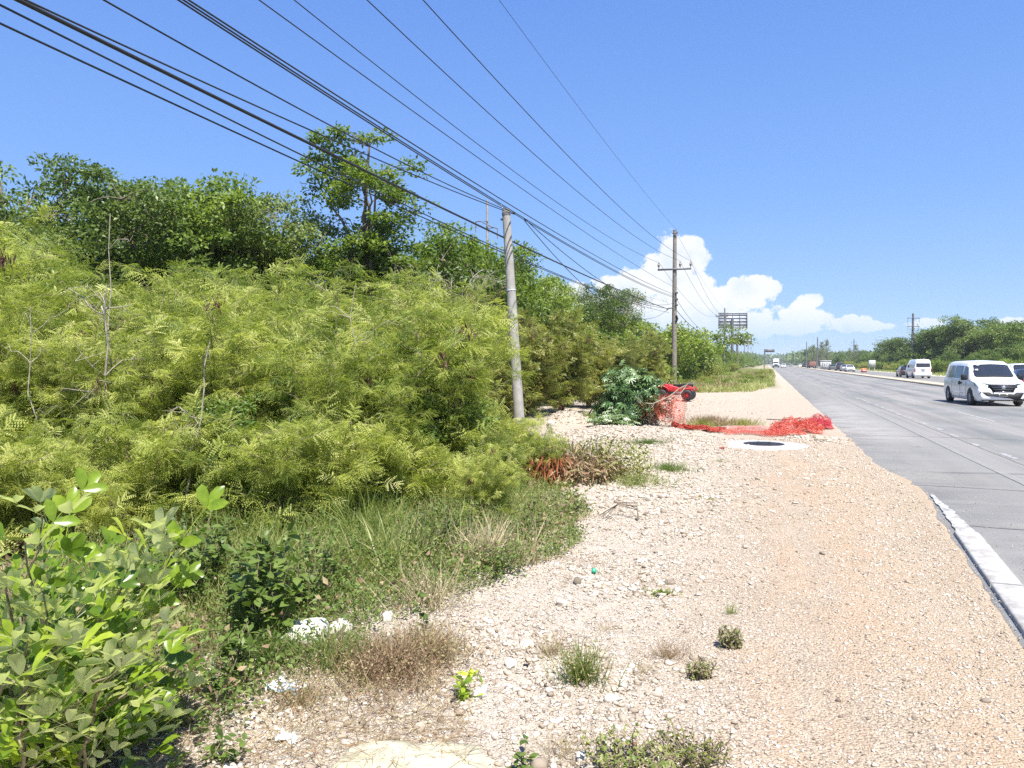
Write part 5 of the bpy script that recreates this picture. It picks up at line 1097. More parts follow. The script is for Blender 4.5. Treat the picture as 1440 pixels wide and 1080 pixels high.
wire([(0, 6), (200, 107), (450, 232), (600, 302)], pX1-.50, .011, 'thin cable just above the lowest one', end=(Y2, zat(942, 434, Y2, 0)), X1=pX2-.35)
wire([(20, 0), (160, 65), (320, 145), (450, 207), (625, 295)], pX1-.45, .022, 'thickest black cable bundle passing behind the leaning pole', end=(Y2, zat(944, 434, Y2, 0)), X1=pX2-.5)
wire([(28, 0), (280, 110), (450, 187), (590, 247), (640, 274.5)], pX1-.16, .010, 'thin cable above the thick bundle ending at the leaning pole', end=(Y1, zat(708, 302.5, Y1, 0)), X1=pX1-.16, Yend=Y1)
wire([(142, 0), (300, 87), (450, 165), (565, 227), (645, 270)], pX1-.14, .010, 'thin cable next above, also ending at the leaning pole', end=(Y1, zat(708, 301, Y1, 0)), X1=pX1-.14, Yend=Y1)
wire([(240, 0), (415, 101), (550, 189), (640, 250), (705, 291)], pX1-.05, .011, 'lowest of the three close cables passing over the pole top', end=(Y2, zat(946, 418, Y2, 0)), X1=pX2-.1)
wire([(250, 0), (415, 98), (550, 187), (640, 248), (712, 292)], pX1+.02, .011, 'middle of the three close cables passing over the pole top', end=(Y2, zat(946, 417, Y2, 0)), X1=pX2)
wire([(262, 0), (420, 97), (560, 190), (672, 260), (765, 317)], pX1+.12, .011, 'uppermost of the three close cables passing over the pole top', end=(Y2, zat(946, 415, Y2, 0)), X1=pX2+.1)
wire([(362, 0), (500, 95), (720, 258), (800, 310)], pX1+.35, .008, 'faint thin cable between the triple cables and the insulated lines', end=(Y2, zat(946, 405, Y2, 0)), X1=pX2+.1)
wire([(407, 0), (550, 102), (720, 240), (815, 307)], pX2-1.06, .009, 'power line running to the left insulator of the crossarm pole', end=(Y2, zi), X1=pX2-1.06, name='power_line')
wire([(515, 0), (720, 187), (800, 260), (865, 312)], pX2+.38, .009, 'power line running to the middle insulator of the crossarm pole', end=(Y2, zi+.05), X1=pX2+.38, name='power_line')
wire([(595, 0), (720, 135), (837, 260), (890, 307)], pX2+1.08, .009, 'power line running to the right insulator of the crossarm pole', end=(Y2, zi+.05), X1=pX2+1.08, name='power_line')
wire([(700, 0), (800, 129), (897, 260)], pX2+.15, .006, 'thin guard wire running to the very top of the crossarm pole', end=(Y2, z2-.05), X1=pX2+.15, name='power_line')
def span(A, B_, sag, r, label, name='power_cable'):
    t = np.linspace(0, 1, 40)[:, None]; q = np.array(A)*(1-t)+np.array(B_)*t; q[:, 2] -= sag*4*(t*(1-t))[:, 0]; b = MB(); b.tube(q, r, 5, a=.5); tag(b.obj(name, M_black), label, 'cable', 'cables strung along the roadside poles')
top1 = np.array([q0[0], q0[1], HPc]); zc = lambda yy: CH+(HORZ-yy)*52/F
span(top1+[.1, .05, -.25], (pX2, Y2, zc(426)), .9, .011, 'cable leaving the leaning pole toward the spools of the crossarm pole')
span(top1+[.1, .05, -.30], (pX2-.4, Y2, zc(434)), 1.5, .011, 'slack cable leaving the leaning pole and dipping to the thick bundle')
A = np.array([pX2, Y2, 0.]); zp = lambda P_, H_, f: np.array([P_[0], P_[1], H_*f])
for (dx, zf, lab) in ((-1.06, zi, 'left'), (.38, zi, 'middle'), (1.08, zi, 'right')): span((pX2+dx, Y2, zf), (pp1[0][0]+dx*.9-.2, pp1[0][1], pp1[1]*.90), 1.6, .011, 'power line leaving the %s insulator toward the billboards' % lab, 'power_line')
span((pX2+.1, Y2, zc(420)), (pc1[0][0], pc1[0][1], pc1[1]-.15), .55, .014, 'cable from the crossarm pole down to the short grey pole'); span((pX2, Y2, zc(433)), (pc1[0][0], pc1[0][1], pc1[1]-.3), .5, .022, 'thick cable from the crossarm pole down to the short grey pole')
span((pX2, Y2, z2), (pp1[0][0], pp1[0][1], pp1[1]), .8, .007, 'guard wire from the crossarm pole on to the billboard pole', 'power_line')
span((pc1[0][0], pc1[0][1], pc1[1]-.15), (pp1[0][0], pp1[0][1], pp1[1]*.55), .5, .016, 'cable from the short grey pole on to the billboard pole')
for a_, b_, l in ((pp1, pp2, 'first'), (pp2, pp3, 'second'), (pp3, pp4, 'third')):
    for dx, w_ in ((-1.4, 'left'), (.5, 'right')): span((a_[0][0]+dx, a_[0][1], a_[1]*.9), (b_[0][0]+dx, b_[0][1], b_[1]*.9), 1.4, .018, 'distant %s line in the %s span beyond the billboard pole' % (w_, l), 'power_line')
span((pX1+1.4-4, -12, 9.6), (Pq[0]-1, Pq[1], Hq*.88), 2.5, .008, 'faint line going to the slim pole above the trees', 'power_line') if False else None

# ------------------------------------------------------------------ vehicles (front towards -Y)
def ring_pts(s_):
    y, zs, zb, zt, wb, wt = s_; c = zt-zb
    return [(wb*.90, zs), (wb, zs+.28*(zb-zs)), (wb, zs+.72*(zb-zs)), (wb*.975, zb), (wt+(wb*.975-wt)*.12, zb+.84*c), (wt*.86, zb+.975*c), (wt*.45, zt), (0, zt+.015)]
def body(st_, mat, parent, name='body'):
    b = MB(); rings = []
    for s_ in st_:
        h = ring_pts(s_); full = [(x, s_[0], z) for x, z in h]+[(-x, s_[0], z) for x, z in h[-2::-1]]; rings.append(full)
    n = len(rings[0]); V = np.array(rings).reshape(-1, 3); m_ = len(rings)
    b.add(V, [(i*n+j, (i+1)*n+j, (i+1)*n+j+1, i*n+j+1) for i in range(m_-1) for j in range(n-1)]+[((i+1)*n, i*n, i*n+n-1, (i+1)*n+n-1) for i in range(m_-1)], .5)
    for rr, inv in ((rings[0], 0), (rings[-1], 1)):
        c_ = np.array(rr).mean(0); k = len(rr); vv = np.vstack([rr, c_]); b.add(vv, [((j+1) % k, j, k) if not inv else (j, (j+1) % k, k) for j in range(k)], .5)
    o = b.obj(name, mat, parent, True)
    e = o.modifiers.new('edges', 'EDGE_SPLIT'); e.split_angle = R(38)
    return o
def lerp_st(st_, y):
    ys_ = [s_[0] for s_ in st_]; i = int(np.clip(np.searchsorted(ys_, y)-1, 0, len(st_)-2)); t = (y-ys_[i])/(ys_[i+1]-ys_[i]); return [st_[i][k]*(1-t)+st_[i+1][k]*t for k in range(6)]
def sidepanel(b, st_, y0, y1, f0, f1, sd, off=.008, seg=6, slant0=0, slant1=0):
    """panel on the flank from belt fraction f0 to roof-side fraction f1"""
    V = []
    for k in range(seg+1):
        for f in (f0, f1):
            t = k/seg; y = (y0+slant0*(f > .5))*(1-t)+(y1+slant1*(f > .5))*t; h = ring_pts(lerp_st(st_, y)); A_ = np.array(h[3]); B_ = np.array(h[4])
            p_ = A_*(1-f)+B_*f; V.append((sd*(p_[0]+off), y, p_[1]))
    f_ = [(2*k, 2*k+2, 2*k+3, 2*k+1) if sd > 0 else (2*k+1, 2*k+3, 2*k+2, 2*k) for k in range(seg)]; b.add(V, f_, .5)
def screen(b, sa, sb, ta=.08, tb=.92, inx=.93, off=.010, sgn=-1):
    """window laid on the slope between two stations"""
    ha = ring_pts(sa); hb = ring_pts(sb); V = []; idx = [4, 5, 6, 7]
    for t in (ta, tb):
        row = []
        for i in idx: p_ = np.array([ha[i][0]*(1-t)+hb[i][0]*t, sa[0]*(1-t)+sb[0]*t, ha[i][1]*(1-t)+hb[i][1]*t]); row.append(p_)
        row[0] = row[0]*inx+np.array([0, row[0][1], row[0][2]])*(1-inx)
        V += [(p_[0], p_[1]+sgn*off, p_[2]+off) for p_ in row]+[(-p_[0], p_[1]+sgn*off, p_[2]+off) for p_ in row[-2::-1]]
    n = 7; f_ = [(j, n+j, n+j+1, j+1) for j in range(n-1)]; b.add(V, f_, .5)
def wheel(parent, x, y, r_, w=.22, rimm=None):
    b = MB(); b.lathe([(r_*.60, -w/2), (r_*.92, -w/2), (r_, -w*.36), (r_, w*.36), (r_*.92, w/2), (r_*.60, w/2), (r_*.55, w*.3), (r_*.55, -w*.3), (r_*.60, -w/2)], 28, 'x', (x, y, r_)); o = b.obj('wheel', M_black, parent, True)
    s_ = 1 if x > 0 else -1; b = MB(); xo = s_*w*.36; b.lathe([(.001, xo+s_*.01), (r_*.16, xo+s_*.01), (r_*.2, xo-s_*.02), (r_*.5, xo), (r_*.60, xo)], 20, 'x', (x, y, r_))
    for k in range(5):
        a = k*1.2566; b.tube([(x+xo+s_*.015, y+r_*.12*math.cos(a), r_+r_*.12*math.sin(a)), (x+xo+s_*.01, y+r_*.52*math.cos(a), r_+r_*.52*math.sin(a))], .028, 4)
    b.obj('rim', rimm or M_galv, o)
def arch(b, x, y, r_, s_):
    n = 18; th = np.linspace(-.12, math.pi+.12, n); V = [(x, y+r_*math.cos(t), r_*.88+r_*math.sin(t)) for t in th]+[(x, y, r_*.7)]; b.add(V, [(j, j+1, n) if s_ < 0 else (j+1, j, n) for j in range(n-1)], .5)
def vehicle(name, label, cat, loc, rz, st_, paint, wheels, wr, glass, wind=None, back=None, group=None, extras=None, rimm=None, gm=None):
    o = empty(name, loc, rz, label, cat, group); body(st_, paint, o)
    gb = gm or M_glass
    for (y0, y1, f0, f1, s0, s1) in glass:
        for sd in (-1, 1): b = MB(); sidepanel(b, st_, y0, y1, f0, f1, sd, slant0=s0, slant1=s1); b.obj('side_window', gb, o)
    if wind: b = MB(); screen(b, st_[wind[0]], st_[wind[1]]); b.obj('windscreen', M_glass, o)
    if back: b = MB(); screen(b, st_[back[1]], st_[back[0]], sgn=1, ta=back[2] if len(back) > 2 else .08, tb=back[3] if len(back) > 3 else .92); b.obj('rear_window', M_glass, o)
    for y in wheels:
        for sd in (-1, 1):
            wb_ = lerp_st(st_, y)[4]; b = MB(); arch(b, sd*(wb_+.004), y, wr*1.17, sd); b.obj('wheel_arch', M_black, o); wheel(o, sd*(wb_-.09), y, wr, .22, rimm)
    if extras: extras(o)
    return o
def bx(o, name, c, d, mat, rot=0, bev=.012):
    b = MB(); b.box(c, d, rot); q = b.obj(name, mat, o); mdf = q.modifiers.new('bevel', 'BEVEL'); mdf.width = min(bev, min(d)*.3); mdf.segments = 2; return q
# near white van, front three-quarter view
van = [(-2.57, .34, .62, .66, .80, .66), (-2.50, .24, .80, .86, .90, .76), (-2.36, .22, .92, 1.00, .945, .80), (-2.05, .22, 1.00, 1.11, .955, .82), (-1.62, .22, 1.05, 1.17, .96, .80), (-1.55, .22, 1.06, 1.20, .96, .80),
       (-.92, .22, 1.08, 1.80, .96, .74), (-.55, .22, 1.08, 1.90, .96, .76), (.4, .22, 1.08, 1.93, .96, .77), (1.6, .22, 1.09, 1.92, .96, .76), (2.2, .24, 1.09, 1.88, .95, .74), (2.40, .28, 1.05, 1.80, .93, .70), (2.52, .36, .95, 1.12, .90, .70)]
def van_x(o):
    for sd in (-1, 1):
        b = MB(); b.add([(sd*.40, -2.50, .90), (sd*.52, -2.525, .74), (sd*.80, -2.47, .76), (sd*.945, -2.24, .84), (sd*.955, -2.06, .97), (sd*.80, -2.37, .955), (sd*.55, -2.44, .955)], [(0, 1, 2, 3, 4, 5, 6)[::sd]], .5)
        q = b.obj('headlight', M_lamp, o); md = q.modifiers.new('th', 'SOLIDIFY'); md.thickness = .05; md.offset = 0
        bx(o, 'fog_lamp', (sd*.70, -2.54, .45), (.14, .05, .10), M_lamp)
        b = MB(); b.tube([(sd*.90, -1.12, 1.12), (sd*1.02, -1.16, 1.12)], .03, 6); b.box((sd*1.08, -1.18, 1.19), (.20, .14, .24)); q = b.obj('mirror', M_plastic, o); mdf = q.modifiers.new('bevel', 'BEVEL'); mdf.width = .03
        b = MB(); b.box((sd*.967, -.35, .93), (.03, .22, .06)); b.box((sd*.967, -.10, .93), (.03, .16, .14)); b.obj('door_handle', M_plastic, o)
        b = MB(); b.box((sd*.963, .55, .50), (.012, 2.5, .035)); b.obj('side_moulding', M_white, o)
        b = MB(); b.box((sd*.962, -.22, .70), (.005, .012, .78)); b.box((sd*.962, -1.05, .68), (.005, .012, .7)); b.box((sd*.962, 1.0, .70), (.005, .012, .78)); b.obj('door_gap', M_black, o)
    # hexagonal grille with chrome bars
    b = MB(); b.add([(-.50, -2.535, .93), (.50, -2.535, .93), (.52, -2.545, .86), (.36, -2.585, .56), (-.36, -2.585, .56), (-.52, -2.545, .86)], [(0, 1, 2, 3, 4, 5)], .5); q = b.obj('grille', M_plastic, o); md = q.modifiers.new('th', 'SOLIDIFY'); md.thickness = .06; md.offset = 1
    b = MB()
    for k in range(4): w = .92-.10*k; b.box((0, -2.60-.004*k, .86-.075*k), (w, .012, .012))
    b.obj('grille_bar', M_chrome, q)
    b = MB(); b.lathe([(.001, -.01), (.07, -.008), (.078, 0), (.06, .01)], 20, 'y', (0, -2.625, .80)); b.box((-.02, -2.637, .80), (.018, .01, .08)); b.box((.02, -2.637, .80), (.018, .01, .08)); b.box((0, -2.637, .80), (.04, .01, .018)); b.obj('emblem', M_chrome, q)
    b = MB(); b.add([(-.90, -2.47, .42), (-.84, -2.535, .60), (-.50, -2.60, .58), (-.36, -2.62, .49), (.36, -2.62, .49), (.50, -2.60, .58), (.84, -2.535, .60), (.90, -2.47, .42), (.78, -2.51, .25), (-.78, -2.51, .25)], [(9, 8, 7, 6, 5, 4, 3, 2, 1, 0)], .5); q = b.obj('lower_bumper', M_plastic, o); md = q.modifiers.new('th', 'SOLIDIFY'); md.thickness = .05; md.offset = 0
    bx(o, 'front_bumper', (0, -2.585, .545), (.72, .06, .07), M_white, bev=.02)
    q = bx(o, 'licence_plate', (0, -2.615, .50), (.34, .012, .15), M_white); b = MB(); b.box((0, -2.624, .50), (.22, .004, .045)); b.obj('plate_marking', M_plastic, q)
    b = MB(); b.add([(-.70, -1.56, 1.235), (.70, -1.56, 1.235), (.70, -1.50, 1.28), (-.70, -1.50, 1.28)], [(0, 1, 2, 3)], .5); b.obj('wiper_cowl', M_plastic, o)
    b = MB()
    for (x_, t_) in ((-.52, .85), (.60, .86), (-.62, .5)): z_ = 1.22+.60*t_; y_ = -1.56+.62*t_; b.box((x_, y_-.03, z_), (.12, .02, .07))
    b.obj('windscreen_sticker', M_white, o)
V0 = base(1405, 31.0)
vang = math.radians(3.5)
vp = atD(1411, HORZ, 31.6); ctr = np.array([vp[0], vp[1]])+np.array([math.sin(vang)*-2.55, math.cos(vang)*2.55])
vehicle('van', 'white passenger van with dark windscreen driving toward the camera in the nearest lanes', 'van', (ctr[0], ctr[1], .0), vang, van, M_white, (-1.62, 1.58), .345,
        ((-1.28, -.42, .10, .88, .42, 0), (-.32, .85, .08, .88, 0, 0), (.93, 1.98, .08, .88, 0, -.06), ), (5, 6), (11, 12, .0, .0) and None, extras=van_x, gm=M_sglass)
# generic hatch / sedan / suv profiles
def carst(L, W, zb, zh, zr, c0, c1, c2, c3, rear):
    w = W/2; h = L/2
    return [(-h, .35, .55, .58, w*.84, w*.7), (-h+.10, .24, zb*.80, zb*.84, w*.95, w*.8), (-h+.5, .20, zb*.95, zh*.97, w, w*.82), (c0, .20, zb, zh+.03, w, w*.80), (c1, .20, zb+.02, zr-.04, w, w*.72), ((c1+c2)/2, .20, zb+.03, zr, w, w*.73), (c2, .20, zb+.03, zr-.03, w, w*.72), (c3, .22, zb+.02, rear, w*.99, w*.76), (h-.12, .26, zb*.95, rear-.05, w*.95, w*.74), (h, .36, zb*.8, zb*.86, w*.88, w*.7)]
def car(name, label, cat, px, D, toward, L, W, H, paint, kind='hatch', group='distant cars', Xo=None, rz=None):
    P0 = base(px, D); zb = H*.60
    if kind == 'sedan': st_ = carst(L, W, zb, zb+.07, H, -L*.20, -L*.04, L*.20, L*.36, zb+.10); gl = ((-L*.08, L*.06, .10, .86, L*.06, 0), (L*.075, L*.22, .10, .86, 0, -.05))
    elif kind == 'pickup': st_ = carst(L, W, zb, zb+.08, H, -L*.20, -L*.06, L*.10, L*.14, zb+.06); gl = ((-L*.10, L*.0, .1, .86, L*.04, 0), (L*.02, L*.10, .1, .86, 0, 0))
    else: st_ = carst(L, W, zb, zb+.07, H, -L*.22, -L*.06, L*.34, L*.45, zb+.12); gl = ((-L*.10, L*.06, .10, .86, L*.05, 0), (L*.075, L*.24, .10, .86, 0, 0), (L*.26, L*.38, .12, .82, 0, -.08))
    def ex(o):
        for sd in (-1, 1):
            bx(o, 'headlight', (sd*W*.36, -L/2+.07, zb*.74), (W*.18, .10, .13), M_lamp); bx(o, 'tail_light', (sd*W*.40, L/2-.06, zb*.85), (W*.14, .10, .18), M_redlamp)
            bx(o, 'mirror', (sd*(W/2+.08), -L*.10, zb+.12), (.16, .12, .13), M_plastic)
        bx(o, 'bumper', (0, -L/2+.01, .40), (W*.7, .08, .16), M_plastic); q = bx(o, 'rear_bumper', (0, L/2, .45), (W*.8, .08, .18), paint); bx(o, 'grille', (0, -L/2+.03, zb*.72), (W*.36, .06, .12), M_plastic)
    r_ = 0 if toward else math.pi
    return vehicle(name, label, cat, (P0[0], P0[1], 0.01), r_ if rz is None else rz, st_, paint, (-L*.31, L*.30), .33, gl, (3, 4), (6, 7), group, ex)
M_cblk = plain('black_paint', (.02, .022, .025), .25, clear=.6); M_csil = plain('silver_paint', (.42, .43, .44), .3, .5, clear=.5); M_cgry = plain('grey_green_paint', (.10, .12, .12), .3, clear=.5); M_cbr = plain('brown_truck_paint', (.25, .12, .09), .6)
# high-roofed van going away on the far carriageway
hv = [(-2.6, .35, .7, .74, .80, .66), (-2.5, .24, 1.0, 1.05, .90, .78), (-2.2, .22, 1.12, 1.32, .94, .82), (-1.7, .22, 1.18, 1.95, .94, .76), (-1.3, .22, 1.2, 2.22, .94, .74), (-.4, .22, 1.2, 2.28, .94, .76), (1.8, .22, 1.2, 2.28, .94, .76), (2.45, .24, 1.2, 2.25, .94, .76), (2.58, .30, 1.18, 2.05, .93, .75), (2.64, .34, 1.1, 1.3, .92, .76)]
def hv_x(o):
    bx(o, 'rear_window', (0, 2.632, 1.58), (1.46, .05, .46), M_glass); bx(o, 'rear_bumper', (0, 2.68, .48), (1.80, .14, .22), M_white); q = bx(o, 'tailgate_handle', (0, 2.66, 1.12), (.5, .05, .07), M_chrome); bx(o, 'licence_plate', (0, 2.665, .92), (.34, .02, .15), M_csil)
    for sd in (-1, 1): bx(o, 'tail_light', (sd*.86, 2.625, .98), (.11, .06, .42), M_redlamp); bx(o, 'mirror', (sd*1.06, -1.9, 1.5), (.2, .12, .3), M_plastic); bx(o, 'headlight', (sd*.66, -2.52, .82), (.36, .1, .2), M_lamp)
P0 = base(1297, 90.)
vehicle('high_roof_van', 'white high-roofed van seen from behind on the far carriageway', 'van', (P0[0], P0[1]+2.6, .01), math.pi+R(2), hv, M_white, (-1.6, 1.5), .35, ((-1.5, -.75, .05, .52, .25, 0), (-.65, .55, .05, .52, 0, 0), (.65, 2.2, .05, .52, 0, 0)), (2, 3), None, None, hv_x, gm=M_glass)
car('hatchback', 'dark hatchback just left of the white high-roofed van', 'car', 1273.5, 101, False, 4.2, 1.75, 1.5, M_cblk, 'hatch', 'cars on the far carriageway')
car('suv', 'white car showing behind the right side of the near white van', 'car', 1430, 52, False, 4.6, 1.9, 1.78, M_white, 'suv', 'cars on the far carriageway')
car('dark_car', 'dark car at the right edge partly hidden behind the near white van', 'car', 1444.5, 46, False, 4.4, 1.8, 1.45, M_cblk, 'sedan', 'cars on the far carriageway')
car('sedan', 'white sedan nearest in the far queue on the far carriageway', 'car', 1195, 165, True, 4.5, 1.8, 1.48, M_white, 'sedan', 'cars on the far carriageway')
car('sedan', 'silver sedan behind the white one in the far queue', 'car', 1187.5, 178, False, 4.4, 1.8, 1.5, M_csil, 'hatch', 'cars on the far carriageway')
car('suv', 'tall black vehicle in the middle of the far queue', 'car', 1181, 190, False, 4.9, 2.0, 2.0, M_cblk, 'suv', 'cars on the far carriageway')
car('pickup', 'low grey-green pickup leading the far queue', 'car', 1171, 205, False, 5.2, 1.9, 1.55, M_cgry, 'pickup', 'cars on the far carriageway')
car('dark_car', 'tiny black car right beside the brown lorry', 'car', 1130.5, 330, False, 4.5, 1.8, 1.7, M_cblk, 'suv', 'tiny cars at the road end')
car('sedan', 'tiny white car left of the tiny black one at the road end', 'car', 1125.5, 360, False, 4.5, 1.8, 1.6, M_white, 'sedan', 'tiny cars at the road end')
car('sedan', 'tiny white car just right of the white lorry', 'car', 1102, 300, True, 4.6, 1.85, 1.75, M_white, 'hatch', 'tiny cars at the road end')
car('sedan', 'tiny silver car farthest down the road', 'car', 1113, 430, True, 4.6, 1.85, 1.6, M_csil, 'sedan', 'tiny cars at the road end')
# orange barrier / low red vehicle in the far verge
P0 = base(1215, 150); o = empty('road_barrier', (P0[0], P0[1], 0), YAW, 'low orange and white plastic road barrier right of the far queue', 'barrier')
b = MB(); b.add([(x, y, z) for x in (-.5, .5) for y, z in ((-.28, 0), (.28, 0), (.12, .45), (.09, .85), (-.09, .85), (-.12, .45))], [(0, 1, 7, 6), (1, 2, 8, 7), (2, 3, 9, 8), (3, 4, 10, 9), (4, 5, 11, 10), (5, 0, 6, 11), (5, 4, 3, 2, 1, 0), (6, 7, 8, 9, 10, 11)], .5); b.obj('shell', plain('orange_plastic', (.60, .14, .07), .5), o); b = MB(); b.box((0, -.20, .38), (.6, .2, .12)); b.obj('white_stripe', M_white, o)
# white lorry
P0 = base(1091.3, 318.); o = empty('truck', (P0[0], P0[1], 0), 0, 'white lorry with grey trailer approaching at the far end of the road', 'truck')
cabst = [(-1.2, .5, 1.5, 1.55, 1.15, 1.0), (-1.1, .4, 1.7, 2.5, 1.22, 1.12), (-.95, .4, 1.7, 2.9, 1.24, 1.14), (-.3, .4, 1.7, 3.3, 1.24, 1.05), (.9, .4, 1.7, 3.75, 1.24, 1.05), (1.0, .4, 1.7, 3.7, 1.24, 1.05)]
body(cabst, M_white, o, 'cab'); bx(o, 'windscreen', (0, -1.17, 2.2), (2.0, .10, .55), M_glass); bx(o, 'grille', (0, -1.25, 1.15), (1.3, .12, .6), M_plastic); bx(o, 'front_bumper', (0, -1.3, .55), (2.4, .2, .3), M_plastic)
for sd in (-1, 1): bx(o, 'mirror', (sd*1.42, -1.0, 2.2), (.18, .12, .6), M_plastic); bx(o, 'headlight', (sd*.95, -1.24, .95), (.36, .1, .2), M_lamp); wheel(o, sd*1.05, -.2, .5, .3); wheel(o, sd*1.05, 6, .5, .5); wheel(o, sd*1.05, 7.2, .5, .5)
bx(o, 'trailer', (0, 5.2, 2.35), (2.5, 8.2, 2.9), plain('grey_trailer', (.30, .31, .33), .6), bev=.05); bx(o, 'chassis', (0, 4, .85), (.9, 9, .3), M_steel)
P0 = base(1141, 270.); o = empty('lorry', (P0[0], P0[1], 0), math.pi+R(6), 'brown box lorry at the far right end of the road under the rounded tree', 'truck')
bx(o, 'cargo_box', (0, 1.2, 1.65), (2.3, 4.4, 1.6), M_cbr, bev=.04); bx(o, 'cab', (0, -2.0, 1.35), (2.1, 1.6, 1.7), M_cbr, bev=.25); bx(o, 'windscreen', (0, -2.82, 1.75), (1.7, .05, .6), M_glass); bx(o, 'tail_board', (0, 3.43, .8), (2.2, .06, .2), M_plastic)
for sd in (-1, 1): wheel(o, sd*.95, -1.9, .45, .28); wheel(o, sd*.95, 2.1, .45, .4)
# red quad bike behind the netting
P0 = base(951, 36.5); o = empty('quad_bike', (P0[0], P0[1], float(gz(P0[0], P0[1]))+.01), R(-112)+YAW+math.pi, 'red quad bike with black seat parked beside the crossarm pole', 'quad bike')
# built with its front towards +Y
def aw(x, y):
    b = MB(); r_ = .27; b.lathe([(r_*.5, -.13), (r_*.9, -.13), (r_, -.08), (r_, .08), (r_*.9, .13), (r_*.5, .13), (r_*.5, -.13)], 24, 'x', (x, y, r_)); q = b.obj('wheel', M_black, o, True); b = MB(); b.lathe([(.001, .10 if x > 0 else -.10), (r_*.5, .06 if x > 0 else -.06)], 16, 'x', (x, y, r_)); b.obj('rim', M_red, q)
for x in (-.43, .43):
    for y in (-.60, .60): aw(x, y)
    b = MB(); n = 9; th = np.linspace(.25, math.pi-.35, n)
    for yc, nm in ((.60, 'front_fender'), (-.60, 'rear_fender')):
        b = MB(); V = [(x+dx, yc+.36*math.cos(t), .33+.36*math.sin(t)) for t in th for dx in (-.17, .17)]; b.add(V, [(2*k, 2*k+1, 2*k+3, 2*k+2) for k in range(n-1)], .5); q = b.obj(nm, M_red, o, True); md = q.modifiers.new('th', 'SOLIDIFY'); md.thickness = .03
b = MB(); b.add([(sx_*w, y, z) for y, w, z0_, z1_ in ((-.75, .16, .42, .62), (-.2, .15, .40, .62), (.1, .20, .40, .70), (.45, .26, .42, .80), (.80, .22, .45, .68)) for sx_, z in ((-1, z0_), (1, z0_), (1, z1_), (-1, z1_))], [(4*k+i, 4*k+(i+1) % 4, 4*k+4+(i+1) % 4, 4*k+4+i) for k in range(4) for i in range(4)]+[(3, 2, 1, 0), (16, 17, 18, 19)], .5); q = b.obj('body', M_red, o); md = q.modifiers.new('bv', 'BEVEL'); md.width = .04; md.segments = 2
b = MB(); b.add([(sx_*w, y, z) for y, w, z0_, z1_ in ((-.80, .15, .64, .78), (-.35, .17, .64, .80), (-.05, .14, .63, .76), (.15, .10, .64, .78)) for sx_, z in ((-1, z0_), (1, z0_), (1, z1_), (-1, z1_))], [(4*k+i, 4*k+(i+1) % 4, 4*k+4+(i+1) % 4, 4*k+4+i) for k in range(3) for i in range(4)]+[(3, 2, 1, 0), (12, 13, 14, 15)], .5); q = b.obj('seat', M_plastic, o); md = q.modifiers.new('bv', 'BEVEL'); md.width = .04; md.segments = 2
b = MB(); b.tube([(0, .45, .75), (0, .30, .98)], .025, 6); b.tube([(-.36, .20, 1.02), (-.15, .30, 1.0), (.15, .30, 1.0), (.36, .20, 1.02)], .018, 6); b.tube([(.2, .30, 1.0), (.22, .32, 1.22)], .008, 4); b.obj('handlebar', M_plastic, o)
for yc, nm in ((.72, 'front_rack'), (-.72, 'rear_rack')):
    b = MB()
    for k in range(4): b.tube([(-.3+.2*k, yc-.22, .80), (-.3+.2*k, yc+.22, .80)], .01, 5)
    for yy in (-.22, .22): b.tube([(-.32, yc+yy, .80), (.32, yc+yy, .80)], .012, 5)
    b.obj(nm, M_steel, o)
b = MB(); b.box((0, 0, .34), (.34, 1.0, .16)); b.obj('chassis', M_steel, o)

# ------------------------------------------------------------------ drop prototypes nobody used
def kill(o):
    for ch in list(o.children): kill(ch)
    bpy.data.objects.remove(o, do_unlink=True)
for o in ALLP:
    if o.name not in USED: kill(o)

b = MB(); b.box((0, 4400, 11.5), (10200, 9400, 26))
m, nt, N, L, bs, out = newmat('haze_air'); nt.nodes.remove(bs); pv = N.new('ShaderNodeVolumePrincipled'); pv.inputs['Color'].default_value = (.86, .93, 1, 1); pv.inputs['Density'].default_value = .00022; pv.inputs['Anisotropy'].default_value = .2; L.new(pv.outputs[0], out.inputs['Volume'])
tag(b.obj('haze', m), kind='stuff')
# ------------------------------------------------------------------ sky, sun
SUN_EL = R(61); SUN_AZ = R(142)      # azimuth measured clockwise from the highway direction (+Y)
w = bpy.data.worlds.new('World'); sc.world = w; w.use_nodes = True; nt = w.node_tree; N = nt.nodes; L = nt.links
bg = N['Background']; sky = N.new('ShaderNodeTexSky'); sky.sky_type = 'NISHITA'; sky.sun_disc = False; sky.sun_elevation = SUN_EL; sky.sun_rotation = SUN_AZ
sky.air_density = 1.0; sky.dust_density = .15; sky.ozone_density = 3.0; sky.altitude = 0
tc = N.new('ShaderNodeTexCoord').outputs['Generated']
def dotp(v):
    n = N.new('ShaderNodeVectorMath'); n.operation = 'DOT_PRODUCT'; L.new(tc, n.inputs[0]); n.inputs[1].default_value = v; return n.outputs['Value']
df = math_(nt, 'MAXIMUM', dotp(tuple(fw)), .05); u_ = math_(nt, 'DIVIDE', dotp(tuple(rt)), df); v_ = math_(nt, 'DIVIDE', dotp((0, 0, 1)), df)
cb = N.new('ShaderNodeCombineXYZ'); L.new(u_, cb.inputs[0]); L.new(v_, cb.inputs[1]); uv = cb.outputs[0]
wn = N.new('ShaderNodeTexNoise'); wn.inputs['Scale'].default_value = 38; wn.inputs['Detail'].default_value = 5; wn.inputs['Roughness'].default_value = .6; L.new(uv, wn.inputs['Vector'])
fld = None
